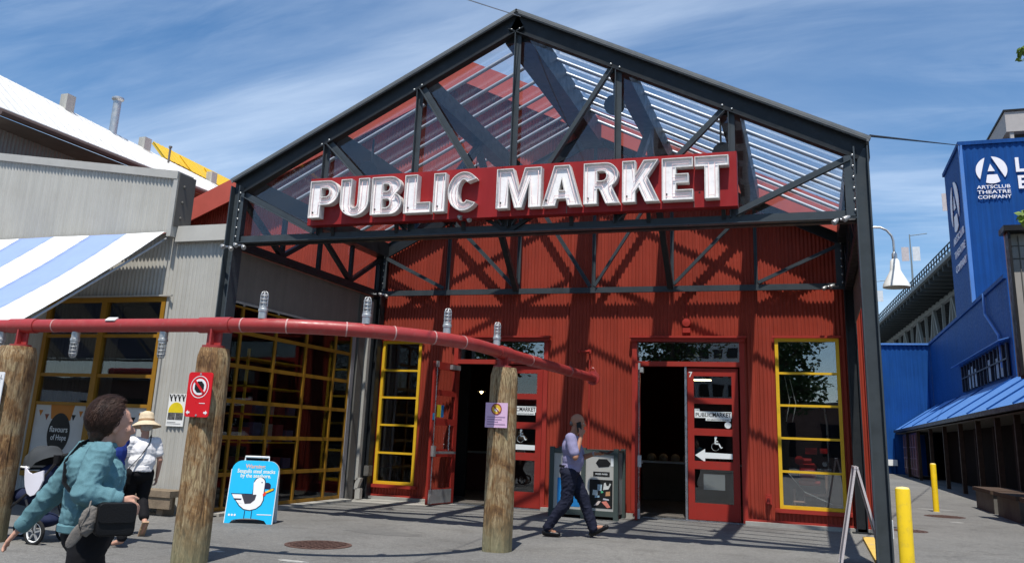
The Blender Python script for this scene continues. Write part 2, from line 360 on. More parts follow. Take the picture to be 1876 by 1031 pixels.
# ---------------------------------------------------------------- red market hall
YB = 18.3
AX, AZ, SL, SRT = -7.58, 10.2, .41, .49          # gable apex and slopes
def gz(x): return AZ-(SL*(AX-x) if x < AX else SRT*(x-AX))
hall = thing('market_hall', 'large red corrugated metal market hall with gabled roof', 'building', (-8, YB, 0))
WIN_L = (-9.5, -8.5, .33, 3.55); DOOR_L = (-7.6, -5.5, 0, 3.62); DOOR_R = (-3.5, -1.33, 0, 3.62); WIN_R = (-.66, .56, .34, 3.63)
def wallseg(x0, x1, z0, z1, top=False):
    m = MB(); f1 = (lambda q: gz(x0+q)-.02) if top else z1
    m.corr((x0, YB, 0), X, -Y, x1-x0, z0, f1, ph=x0+20); part('wall_panel', m, RED, hall, smooth=2)
xs = [-17, -9.5, -8.5, -7.6, -5.5, -3.5, -1.33, -.66, .56, 1.05]
for i in range(len(xs)-1):
    x0, x1 = xs[i], xs[i+1]; op = next((o for o in (WIN_L, DOOR_L, DOOR_R, WIN_R) if abs(o[0]-x0) < .01), None)
    if op:
        wallseg(x0, x1, op[3], 0, True)
        if op[2] > 0: wallseg(x0, x1, .05, op[2])
    else: wallseg(x0, x1, .05, 0, True)
# lap seams of the cladding sheets and base flashing
for x in (-8.05, -5.02, -3.95, -2.2, -1.0, .82):
    part('sheet_lap', MB().box(x-.012, x+.012, YB-.026, YB-.012, 3.8 if x in (-2.2,) else .06, gz(x)-.5), RED, hall)
for x0, x1 in ((-9.6, -7.66), (-5.44, -3.56), (-1.27, 1.04)):
    part('base_flashing', MB().box(x0, x1, YB-.05, YB-.02, .05, .11), REDT, hall)
part('corner_trim', MB().box(1.0, 1.10, YB-.06, YB+.05, .03, gz(1.05)-.1), REDT, hall)
part('corner_trim', MB().box(-9.66, -9.53, YB-.05, YB+.02, .06, 4.5), REDT, hall)
part('side_wall', MB().corr((1.05, YB, 0), Y, X, 24, .02, gz(1.05)-.1), RED, hall, smooth=2)
part('side_wall', MB().box(-17.1, -17, YB, YB+24, 0, gz(-17)), RED, hall)
part('back_wall', MB().prism([(-17, 0), (1.05, 0), (1.05, gz(1.05)), (AX, AZ), (-17, gz(-17))], (0, YB+24, 0), X, Z, Y, .1), RED, hall)
# roof slabs, fascia and the red return wall at the alley side
for x0, x1 in ((-17.6, AX), (AX, 1.12)):
    a, b = Vector((x0, 0, gz(x0)+.06)), Vector((x1, 0, gz(x1)+.06))
    m = MB(); m.add([(a.x, 17.85, a.z), (b.x, 17.85, b.z), (b.x, YB+24.3, b.z), (a.x, YB+24.3, a.z), (a.x, 17.85, a.z-.12), (b.x, 17.85, b.z-.12), (b.x, YB+24.3, b.z-.12), (a.x, YB+24.3, a.z-.12)],
          [(0, 1, 2, 3), (7, 6, 5, 4), (0, 4, 5, 1), (1, 5, 6, 2), (2, 6, 7, 3), (3, 7, 4, 0)])
    part('roof', m, REDROOF, hall)
    part('fascia', MB().add([(a.x, 17.80, a.z+.05), (b.x, 17.80, b.z+.05), (b.x, 17.84, b.z+.05), (a.x, 17.84, a.z+.05), (a.x, 17.80, a.z-.55), (b.x, 17.80, b.z-.55), (b.x, 17.84, b.z-.55), (a.x, 17.84, a.z-.55)],
          [(0, 1, 2, 3), (7, 6, 5, 4), (0, 4, 5, 1), (1, 5, 6, 2), (2, 6, 7, 3), (3, 7, 4, 0)]), REDROOF, hall)
part('return_wall', MB().box(1.16, 1.34, 18.9, 19.1, 0, 5.2), REDT, hall)
part('downpipe', MB().tube([(1.135, 18.2, 5.2), (1.135, 18.2, .3), (1.135, 18.1, .1)], .035, 8), BLACK, hall, smooth=True)
part('pipe_shoe', MB().lathe([(.09, 0), (.09, .30), (.07, .32)], (1.2, 17.5, 0), 14), WHITE, hall, smooth=True)
# windows with yellow frames, five panes each
def window(x0, x1, z0, z1, n, y=YB, w_=.065, mt=YEL, pm=GLASSW, ret=None):
    f = MB(); yf, yk = y-.045, y+.05
    f.box(x0, x0+w_, yf, yk, z0, z1).box(x1-w_, x1, yf, yk, z0, z1).box(x0+w_, x1-w_, yf, yk, z1-w_, z1).box(x0+w_, x1-w_, yf, yk, z0, z0+w_)
    o = part('window_frame', f, mt, ret or hall); h = (z1-z0-2*w_)/n
    for i in range(1, n): part('glazing_bar', MB().box(x0+w_, x1-w_, yf+.008, yk-.01, z0+w_+h*i-.022, z0+w_+h*i+.022), mt, o)
    for i in range(n):
        part('pane', MB().box(x0+w_, x1-w_, y+.005, y+.013, z0+w_+h*i+(.022 if i else 0), z0+w_+h*(i+1)-(.022 if i < n-1 else 0)), pm, o)
    return o
window(*WIN_L, 5); window(*WIN_R, 5, pm=GLASSR)
for a in (WIN_L, WIN_R):
    part('window_head', MB().box(a[0]-.05, a[1]+.05, YB-.10, YB-.046, a[3]+.003, a[3]+.05), REDT, hall)
    part('window_sill', MB().box(a[0]-.09, a[1]+.09, YB-.09, YB-.0, a[2]-.075, a[2]-.003), REDT, hall)
# wall blocks around the glazing so that the interior stays dark
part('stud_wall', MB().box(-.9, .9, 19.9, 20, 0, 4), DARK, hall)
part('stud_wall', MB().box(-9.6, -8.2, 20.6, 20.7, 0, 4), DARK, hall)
# doors
def leaf(hx, d, n, opened, lab, stick=True, mirror=False):
    """door leaf hinged at hx (world x on the wall), running along d, facing n; d,n unit vectors"""
    d, n = Vector(d).normalized(), Vector(n).normalized(); o = Vector((hx[0], hx[1], .03)); W, H, T = 1.02, 2.98, .05
    P = lambda u, z, k=0.: o+d*u+Z*z+n*k
    def slab(m, u0, u1, z0, z1, k0, k1):
        m.obox((P(u0, z0, k0)+P(u1, z1, k1))/2, d*(u1-u0)/2, n*(k1-k0)/2, Z*(z1-z0)/2); return m
    zs = [(.32, .97), (1.13, 1.63), (1.77, 2.26), (2.38, 2.82)]; f = MB()
    slab(f, 0, .13, 0, H, -T/2, T/2); slab(f, W-.13, W, 0, H, -T/2, T/2); zc = [0]+[q for p in zs for q in p]+[H]
    for i in range(0, len(zc), 2): slab(f, .13, W-.13, zc[i], zc[i+1], -T/2+.002, T/2-.002)
    o_ = part('door', f, REDD, hall, label=lab)
    for a, b in zs: part('pane', slab(MB(), .13, W-.13, a, b, -.004, .004), GLASSW, o_)
    for s in ((-1, 1) if opened else ()): 
        part('kick_plate', slab(MB(), .10, W-.04, .02, .30, s*(T/2+.001)-.002, s*(T/2+.001)+.002), GALV, o_)
    if opened:
        s = opened
        part('push_bar', MB().beam(P(.08, 1.06, s*.07), P(W-.05, 1.06, s*.07), .03, .05), GALV, o_)
        part('push_bar_case', slab(MB(), W-.12, W-.03, .98, 1.2, s*T/2 if s > 0 else -T/2-.07, T/2+.07 if s > 0 else -T/2), GALV, o_)
        part('panic_rod', MB().tube([P(W-.075, .1, s*.045), P(W-.075, H-.1, s*.045)], .012, 6), ALU, o_)
        part('rod_guide', slab(MB(), W-.11, W-.04, H-.12, H+.01, min(s*.03, s*.07), max(s*.03, s*.07)), GALV, o_)
        part('rod_guide', slab(MB(), W-.13, W-.02, .02, .2, min(s*.03, s*.07), max(s*.03, s*.07)), GALV, o_)
        part('closer', slab(MB(), .08, .42, 2.85, 2.95, min(s*.03, s*.10), max(s*.03, s*.10)), GALV, o_)
    return o_, P, d, n
out_ = -Y
lL = leaf((-7.55, YB-.02), (-.17, -1, 0), (1, -.17, 0), 1, 'left red door leaf swung open')
lLr = leaf((-5.55, YB+.0), (-1, 0, 0), -Y, 0, 'closed right leaf of the left doorway')
lR = leaf((-3.42, YB-.03), (.13, -1, 0), (1, .13, 0), 1, 'red door leaf swung straight out')
lRr = leaf((-1.40, YB+.0), (-1, 0, 0), -Y, 0, 'closed leaf numbered 7 with an arrow')
WHT = mat('vinyl_white', (.78, .80, .79), .5, var=.03)
INK = mat('vinyl_black', (.015, .015, .015), .5, var=0)
def stickers(door):
    o, P, d, n = door; u = -d   # read left to right
    Q = lambda a, z, k=.006: P(a, z, k)
    m = MB(); m.prism(rect(0, .74, 0, .13), Q(.88, 1.98), u, Z, n, .002); m.prism(rect(.22, .72, -.055, 0), Q(.88, 1.98), u, Z, n, .002); m.prism(rect(0, .10, .13, .18), Q(.88, 1.98), u, Z, n, .002)
    part('sticker', m, WHT, o)
    part('sticker_lettering', text('PUBLIC', .105, Q(.865, 2.005, .0085), u, Z, .001, .012, 'LEFT', .33), INK, o)
    part('sticker_lettering', text('MARKET', .125, Q(.525, 2.005, .0085), u, Z, .001, .022, 'LEFT', .37), INK, o)
    part('sticker_lettering', text('THE', .04, Q(.87, 2.12, .0085), u, Z, .001, .0, 'LEFT'), INK, o)
    part('sticker_lettering', text('OF GRANVILLE ISLAND', .04, Q(.41, 1.935, .0085), u, Z, .001, .01, 'CENTER', .44), INK, o)
    a = [(0, .07), (.2, .20), (.2, .13), (.74, .12), (.74, .02), (.2, .015), (.2, -.06)]
    part('arrow_sticker', MB().prism(a, Q(.88, 1.17), u, Z, n, .002), WHT, o)
    # wheelchair symbol
    m = MB(); c = [(.43, 1.50)]; W_ = lambda x, z: Q(.88-x, z, .008)
    m.lathe([(.026, -.001), (.026, .001)], W_(.415, 1.595), 12, axis=n)
    m.beam(W_(.41, 1.57), W_(.405, 1.47), .002, .03, up=u); m.beam(W_(.405, 1.475), W_(.48, 1.475), .002, .026, up=Z); m.beam(W_(.475, 1.48), W_(.515, 1.40), .002, .026, up=u); m.beam(W_(.51, 1.395), W_(.545, 1.41), .002, .02, up=Z); m.beam(W_(.405, 1.525), W_(.46, 1.525), .002, .02, up=Z)
    for i in range(12):
        a0, a1 = R(100+20*i), R(120+20*i); cc = (.405, 1.415)
        m.beam(W_(cc[0]+.075*math.cos(a0), cc[1]+.075*math.sin(a0)), W_(cc[0]+.075*math.cos(a1), cc[1]+.075*math.sin(a1)), .002, .022, up=n)
    part('wheelchair_sticker', m, WHT, o)
stickers(lLr); stickers(lRr)
o, P, d, n = lRr
part('round_sticker', MB().lathe([(.065, .006), (.065, .008)], P(.22, 1.85), 18, axis=n), WHT, o)
part('door_number', text('7', .15, P(.955, 2.80, .027), -d, Z, .002, .02, 'CENTER'), WHT, o)
part('notice', MB().prism(rect(0, .42, 0, .3), P(.72, .58, -.02), -d, Z, n, .002), mat('paper_notice', (.35, .35, .34), .7, var=.1), o)
o, P, d, n = lL
part('notice', MB().prism(rect(0, .27, 0, .26), P(.82, 1.80, .008), -d, Z, n, .002), mat('poster_yellow', (.62, .47, .02), .6, var=.1), o)
part('notice', MB().prism(rect(.16, .27, 0, .26), P(.82, 1.80, .0105), -d, Z, n, .002), mat('poster_blue', (.02, .17, .42), .6, var=.1), o)
part('notice', MB().prism(rect(0, .08, 0, .14), P(1.0, 1.74, .028), -d, Z, n, .002), mat('poster_cyan', (.03, .25, .5), .6, var=.1), o)
ch = MB()
for i in range(9): ch.tube([P(.36+.012*math.cos(a)+(.01 if i % 2 else 0), 1.62-.06*i+.035*math.sin(a), .06) for a in (R(45*k) for k in range(9))], .006, 5, False)
part('chain', ch, ALU, o, smooth=True)
# door frames, transoms
for a in (DOOR_L, DOOR_R):
    f = MB().box(a[0]-.07, a[0]+.03, YB-.07, YB+.1, 0, 3.62).box(a[1]-.03, a[1]+.07, YB-.07, YB+.1, 0, 3.62).box(a[0]+.03, a[1]-.03, YB-.07, YB+.1, 3.04, 3.14).box(a[0]+.03, a[1]-.03, YB-.05, YB+.1, 3.57, 3.62)
    o = part('door_frame', f, REDT, hall)
    part('transom_pane', MB().box(a[0]+.03, a[1]-.03, YB+.03, YB+.038, 3.14, 3.57), GLASSR, o)
    part('door_head', MB().box(a[0]-.12, a[1]+.12, YB-.17, YB-.03, 3.624, 3.665).box(a[0]-.09, a[1]+.09, YB-.12, YB-.03, 3.55, 3.62), REDT, hall)
    part('threshold', MB().box(a[0]-.02, a[1]+.02, YB-.11, YB+.3, .002, .022), ALU, hall)
part('meeting_stile', MB().box(-2.475, -2.43, YB-.05, YB+.03, .02, 3.03), ALU, hall)
# small fixtures on the wall
part('alarm_bell', MB().lathe([(.09, 0), (.10, .03), (.085, .09), (.02, .1)], (-2.42, YB-.012, 3.95), 16, axis=-Y).box(-2.5, -2.34, YB-.09, YB-.02, 3.74, 3.84), REDT, hall, smooth=True)
part('conduit', MB().tube([(-2.42, YB-.03, 4.05), (-2.42, YB-.03, 4.6)], .012, 6), REDT, hall)
part('standpipe', MB().tube([(-4.50, YB-.04, 1.2), (-4.50, YB-.04, 3.28), (-4.50, YB-.13, 3.33), (-4.66, YB-.13, 3.33)], .022, 8).lathe([(.04, 0), (.04, .06)], (-4.72, YB-.13, 3.30), 10).lathe([(.05, 0), (.05, .03)], (-4.50, YB-.08, 3.33), 10, axis=-Y), REDT, hall, smooth=True)
part('hose_bib', MB().tube([(-.87, YB-.02, .5), (-.87, YB-.16, .5), (-.87, YB-.18, .42)], .03, 8).lathe([(.05, 0), (.05, .02)], (-.87, YB-.12, .56), 10).box(-.93, -.81, YB-.03, YB-.015, .40, .60), REDT, hall, smooth=True)
part('electric_box', MB().box(-9.62, -9.50, YB-.3, YB-.12, .50, .72), GREYD, hall)
part('drain_pipe', MB().tube([(1.12, 17.95, .1), (1.12, 17.95, 3)], .03, 8), BLACK, hall, smooth=True)
# dark floor and counters inside so the doorways show depth
part('interior_floor', MB().box(-17, 1.0, YB+.3, YB+23.9, .003, .012), mat('interior_floor', (.16, .145, .13), .35, var=.2), hall)
hallinside = thing('market_counter', 'shop counter with glass front in the dark behind the left doorway', 'counter', (-7.6, 23, 0))
part('counter_body', MB().box(-9.2, -5.2, 23, 23.8, 0, 1.0), mat('counter_red', (.12, .03, .025), .5), hallinside)
part('counter_top', MB().box(-9.25, -5.15, 22.95, 23.85, 1.0, 1.05), GALV, hallinside)
part('display_glass', MB().box(-9.1, -5.3, 23.05, 23.06, 1.05, 1.4), GLASSW, hallinside)
c2 = thing('market_counter', 'shop counter piled with pale goods in the dark behind the right doorway', 'counter', (-2.6, 24, 0))
part('counter_body', MB().box(-4.4, -1.2, 24, 24.8, 0, .95), mat('counter_wood', (.15, .10, .06), .5), c2)
part('counter_top', MB().box(-4.45, -1.15, 23.95, 24.85, .95, 1.0), GALV, c2)
for i in range(10): part('goods', MB().ell((-4.2+.32*i, 24.3, 1.08), (.13, .13, .12), n=8, m=5), mat('goods', (.4, .3, .2), .6), c2, smooth=2)
BULB = mat('lit_bulb', (1, .72, .38), .5, var=0, emit=14)
for x, y, z, lb in ((-9.35, 24.5, 2.75, 'lit pendant lamp by the far end of the counter inside the left doorway'), (-8.5, 23.4, 2.65, 'lit pendant lamp above the counter inside the left doorway'), (-2.95, 25, 3.25, 'lit strip lamp inside the right doorway')):
    o = thing('pendant_lamp', lb, 'lamp', (x, y, z), 'lit lamps inside the hall')
    part('cord', MB().tube([(x, y, z+.1), (x, y, 6)], .01, 5), BLACK, o)
    part('lamp_shade', MB().lathe([(.03, .12), (.14, 0)], (x, y, z), 12, caps=False), GREYD, o)
    part('bulb', MB().ell((x, y, z), (.05, .05, .06), n=8, m=6) if x < -5 else MB().box(x-.3, x+.3, y-.04, y+.04, z-.03, z), BULB, o)
# red pump set behind the right hand window
PUMP = mat('pump_red', (.5, .03, .03), .35, var=.1); COP = mat('copper_pipe', (.62, .36, .26), .4, metal=.3, var=.15)
o = thing('fire_pump', 'red pump with copper pipes standing behind the yellow framed window', 'pump', (-.05, 18.9, 0))
part('motor', MB().lathe([(.05, 0), (.17, .02), (.19, .05), (.19, .3), (.12, .34)], (-.30, 18.95, 1.02), 16, axis=X), PUMP, o, smooth=True)
part('control_box', MB().box(-.16, .06, 18.85, 19, 1.38, 1.50).box(.12, .26, 18.85, 19, 1.40, 1.50), PUMP, o)
part('valve', MB().tube([(-.3, 18.9, 1.25), (-.05, 18.9, 1.25)], .05, 8).lathe([(.09, 0), (.09, .02)], (-.28, 18.8, 1.25), 12, axis=Y).tube([(-.3, 18.9, .82), (.1, 18.9, .82)], .05, 8), PUMP, o, smooth=True)
part('copper_pipe', MB().tube([(-.42, 18.8, .45), (-.2, 18.8, .45), (-.2, 18.8, .6), (.22, 18.8, .6), (.22, 18.8, .98)], .035, 8).tube([(-.4, 18.8, .4), (-.4, 18.8, .7)], .03, 8), COP, o, smooth=True)
part('steel_pipe', MB().tube([(.28, 18.9, 1.05), (.28, 18.9, 1.95), (.24, 18.9, 2.3), (-.2, 18.9, 2.3)], .022, 8).tube([(.05, 18.9, 1.08), (.32, 18.9, 1.08)], .03, 8).lathe([(.05, 0), (.05, .03)], (.2, 18.8, 1.2), 10, axis=Y), ALU, o, smooth=True)
part('base_frame', MB().box(-.5, .45, 18.8, 19.3, .02, .32), GREYD, o)
part('cable', MB().tube([(-.5, 18.7, 2.9), (-.42, 18.7, 2.4), (-.5, 18.7, 2.0)], .008, 5).tube([(-.4, 18.7, 2.85), (-.3, 18.7, 2.35), (-.38, 18.7, 2.0)], .008, 5).tube([(-.5, 18.7, 1.0), (-.2, 18.7, .65), (.3, 18.7, .45)], .008, 5), WHITE, o)
# ---------------------------------------------------------------- glazed steel entrance canopy
YF, YR = 12.5, 18.14
PX = [-9.62, -7.90, -6.17, -4.43, -2.72, -1.0, .78]; XC = -4.43
def rz(x): return 8.46-.5*abs(x-XC)                 # roof line (top of rafters)
can = thing('entrance_canopy', 'glass roofed entrance canopy of charcoal steel trusses and posts', 'canopy', (XC, 15.3, 0))
def post(x, y, d):
    m = MB(); m.ibeam((x, y, 0), (x, y, rz(x)-.2), .26, .20, .02, up=X); part('post', m, STEELB if d else STEEL, can)
    o = part('base_plate', MB().box(x-.18, x+.18, y-.18, y+.18, 0, .02), STEEL, can)
post(-9.63, YF, 1); post(.80, YF, 1); post(-9.63, YR, 0); post(.80, YR, 0)
def gusset(y, x, z, s):
    part('gusset', MB().prism([(0, 0), (s*.10, 0), (s*.10, 1.05), (0, 1.05)], (x, y, z), X, Z, -Y, .012), STEELB, can)
def truss(y, front):
    s = -Y
    for sg, xe in ((-1, -9.72), (1, .89)):
        a, b = Vector((xe, y, rz(xe)-.06)), Vector((XC, y, rz(XC)-.06)); dn = (b-a).normalized(); up = Vector((-dn.z, 0, dn.x));
        if up.z < 0: up = -up
        m = MB(); c = (a+b)/2; hd = (b-a)/2
        m.obox(c-up*.16, hd, up*.15, Y*.012)                                    # web
        fw = .075 if front else .03
        m.obox(c-up*.30-Y*fw*.3, hd, up*.009, Y*fw); m.obox(c-up*.005-Y*fw*.3, hd, up*.009, Y*fw*1.2)   # flanges
        part('rafter', m, STEEL, can)
        if not front: continue
        m = MB(); m.obox(c+up*.045-Y*.05, hd*1.012, up*.02, Y*.06); m.obox(c+up*.02-Y*.1, hd*1.012, up*.04, Y*.008); part('eaves_trim', m, GREYD if not front else mat('zinc_trim', (.16, .165, .165), .45, metal=.3, var=.12), can)
    m = MB(); m.angle((-9.55, y-.03, 4.60), (.70, y-.03, 4.60), .14, .014, Z, -Y) if front else m.beam((-9.55, y-.03, 4.65), (.70, y-.03, 4.65), .075, .12); part('bottom_chord', m, STEELB, can)
    if front: m = MB(); m.angle((-9.55, y+.03, 4.60), (.70, y+.03, 4.60), .14, .014, Z, Y); part('bottom_chord', m, STEEL, can)
    for x in PX[1:-1]:
        m = MB(); m.angle((x, y-.02, 4.7), (x, y-.02, rz(x)-.42), .085 if front else .06, .012, X, -Y); part('vertical', m, STEELB, can)
    for i in (0, 1, 2): 
        for sg in (1, -1):
            x0, x1 = (PX[i], PX[i+1]) if sg > 0 else (PX[6-i], PX[5-i])
            a = Vector((x0+(.12*sg if i == 0 else .05*sg), y-.035, rz(x0)-.40)); b = Vector((x1-.08*sg, y-.035, 4.72)); d = (b-a).normalized(); u = Vector((-d.z, 0, d.x))
            if u.z < 0: u = -u
            m = MB(); m.angle(a, b, .10 if front else .075, .012, u, -Y); part('diagonal', m, STEELB, can)
    for x in (PX[0]+.1, PX[6]-.16):
        part('connection_plate', MB().box(x-.05, x+.07, y-.10, y-.088, 4.64, 5.52), STEELB, can)
    # bolts
    m = MB()
    for i, x in enumerate(PX[1:-1]):
        for dx in (-.09, .05): 
            sg = 0 if x == XC else (1 if x < XC else -1); m.ell((x+dx, y-.035, rz(x)-.33+.5*dx*sg), (.022, .018, .022), n=8, m=5)
    for sx in (-9.53, .69):
        for k in range(6): m.ell((sx, y-.105, 4.72+.16*k), (.024, .018, .024), n=8, m=5)
    part('bolt', m, mat('bolt_steel', (.35, .36, .36), .35, metal=.8), can, smooth=2, kind='stuff')
truss(YF, True); truss(YR, False)
# purlins running in depth under the roof, knee struts, glazing bars
for i, x in enumerate(PX):
    top = rz(x)-(.42 if i not in (0, 6) else .34); h = .46 if i == 3 else .34
    m = MB(); m.beam((x, YF+.05, top+.34-h/2), (x, YR-.02, top+.34-h/2), .30 if i != 3 else .44, h); part('purlin', m, STEEL, can)
for x in (PX[2], PX[4]):
    zt = rz(x)-.46
    for y in (YF+.1, YR-.1): part('strut', MB().beam((x, (YF+YR)/2, zt), (x, y, 4.68), .12, .12, up=X), STEEL, can)
for x in (-9.62, .78):
    part('side_chord', MB().beam((x, YF+.12, 4.62), (x, YR-.12, 4.62), .12, .14), STEEL, can); n = 4
    for k in range(n):
        y0, y1 = YF+.15+(YR-YF-.3)*k/n, YF+.15+(YR-YF-.3)*(k+1)/n
        part('side_vertical', MB().beam((x, y1, 4.66), (x, y1, 5.5), .08, .08), STEEL, can)
        a, b = ((y0, 5.45), (y1, 4.7)) if k % 2 == 0 else ((y0, 4.7), (y1, 5.45))
        part('side_diagonal', MB().beam((x, a[0], a[1]), (x, b[0], b[1]), .09, .09, up=X), STEEL, can)
BARS = [YF+.36+.66*k for k in range(8)]
for y in BARS:
    for xe, sg in ((-9.75, -1), (.92, 1)):
        a, b = Vector((xe, y, rz(xe)-.02)), Vector((XC, y, rz(XC)-.02))
        part('glazing_bar', MB().tube([a-Z*.01, b-Z*.01], .036, 10), mat('glazing_bar_silver', (.42, .44, .47), .42, metal=.35, var=.05), can, smooth=True)
# glass: roof, gable and left side, each sheet on its own
ys = [YF-.02]+BARS+[YR+.05]
for k in range(len(ys)-1):
    for xe in (-9.78, .95):
        a, b = Vector((xe, 0, rz(xe)+.05)), Vector((XC, 0, rz(XC)+.05)); up = Vector((0, 0, .008))
        v = [(a.x, ys[k]+.01, a.z), (b.x, ys[k]+.01, b.z), (b.x, ys[k+1]-.01, b.z), (a.x, ys[k+1]-.01, a.z)]
        part('roof_pane', MB().add(v+[Vector(q)+up for q in v], [(3, 2, 1, 0), (4, 5, 6, 7), (0, 1, 5, 4), (1, 2, 6, 5), (2, 3, 7, 6), (3, 0, 4, 7)]), GLASS, can)
for i in range(6):
    x0, x1 = PX[i]+.02, PX[i+1]-.02
    part('gable_pane', MB().prism([(x0, 4.76), (x1, 4.76), (x1, rz(x1)-.22), (x0, rz(x0)-.22)], (0, YF+.06, 0), X, Z, Y, .008), GLASSV, can)
for k in range(4):
    y0, y1 = YF+.2+(YR-YF-.4)*k/4, YF+.2+(YR-YF-.4)*(k+1)/4
    part('side_pane', MB().box(-9.70, -9.692, y0+.01, y1-.01, 4.7, 5.5), GLASSV, can)
part('side_panel', MB().box(.87, .89, YF+.2, YR-.1, 3.9, 5.5), GREYD, can)
part('beacon', MB().lathe([(.05, 0), (.05, .08), (.02, .1)], (.93, 17.7, 4.2), 10), GALV, can)
# floodlights and pendant lamps under the canopy
FLD = mat('flood_silver', (.36, .36, .36), .35, metal=.5, var=.15, vscale=20)
def flood(x, y, z, dx, lb):
    o = thing('floodlight', lb, 'floodlight', (x, y, z), 'silver floodlights on the canopy corners')
    part('bracket', MB().tube([(x, y, z), (x+dx*.2, y-.06, z-.02)], .02, 6), ALU, o)
    part('lamp_head', MB().lathe([(.015, -.06), (.034, -.02), (.042, .035), (.038, .045)], (x+dx*.26, y-.08, z-.05), 12, axis=Vector((dx*.6, -.35, -.6)).normalized()), FLD, o, smooth=True)
    part('lamp_head_second', MB().lathe([(.015, -.06), (.034, -.02), (.042, .035), (.038, .045)], (x+dx*.12, y-.12, z-.02), 12, axis=Vector((dx*.8, -.3, -.5)).normalized()), FLD, o, smooth=True)
flood(-9.50, 12.35, 4.55, 1, 'twin silver floodlight under the chord end beside the grey wall')
flood(-9.72, 12.30, 4.52, 1, 'small silver floodlight on the canopy post touching the grey building')
flood(.68, 12.4, 4.60, -1, 'twin silver floodlight under the chord end on the post with the yellow bollard')
flood(.60, 17.9, 4.62, -1, 'silver floodlight on the rear chord above the pump window')
flood(-9.55, 17.9, 4.60, 1, 'silver floodlight on the rear chord above the window by the grey wall')
flood(-5.3, 12.35, 4.86, 1, 'silver floodlight tucked under the letter C of the big sign')
for x, lb in ((PX[2], 'grey bell lamp hanging from the purlin behind the word PUBLIC'), (PX[4], 'grey bell lamp hanging from the purlin behind the word MARKET')):
    o = thing('bell_lamp', lb, 'lamp', (x, 15.3, 6.0), 'bell lamps under the glass roof')
    part('stem', MB().tube([(x, 15.3, 6.62), (x, 15.3, rz(x)-.5)], .012, 6), BLACK, o)
    part('lamp_shade', MB().lathe([(.05, 6.62), (.07, 6.40), (.09, 6.34), (.22, 6.12)], (x, 15.3, 0), 18, caps=False), GALV, o, smooth=True)
for x, y, lb in ((-7.6, 13.6, 'dark loudspeaker under the left slope of the glass roof'), (-3.0, 13.6, 'dark loudspeaker under the purlin behind the letter A'), (-1.25, 13.9, 'dark loudspeaker under the right slope of the glass roof')):
    z = rz(x)-.62; o = thing('loudspeaker', lb, 'loudspeaker', (x, y, z), 'dark loudspeakers under the glass roof')
    part('horn', MB().lathe([(.05, 0), (.09, .12), (.18, .26)], (x, y, z), 14, axis=Vector((.2, -.8, -.5)), caps=True), STEELB, o, smooth=True)
    part('bracket', MB().beam((x, y, z), (x, y, rz(x)-.06), .03, .03), STEEL, o)

# ---------------------------------------------------------------- neon channel-letter sign
sg = thing('market_sign', 'long red sign board with white channel letters PUBLIC MARKET', 'sign', (XC, 12.3, 4.81))
SIGNR = mat('sign_red', (.27, .018, .019), .45, var=.08, vscale=1.5, streak=.06)
part('board', MB().box(-7.97, -.88, 12.22, 12.40, 4.815, 5.635), SIGNR, sg)
part('board_seam', MB().box(-5.655, -5.645, 12.215, 12.22, 4.815, 4.93).box(-3.42, -3.41, 12.215, 12.22, 4.815, 4.93).box(-1.50, -1.49, 12.215, 12.22, 4.815, 4.93), GREYD, sg)
for x in (-7.6, -6.4, -5.2, -4.43, -3.4, -2.2, -1.1): part('bracket', MB().beam((x, 12.40, 5.0), (x, 12.48, 4.68), .06, .05), STEEL, sg)
for x in (-4.9, -3.96): part('bracket', MB().beam((x, 12.43, 4.9), (XC, 12.46, 4.62), .06, .06), STEEL, sg)
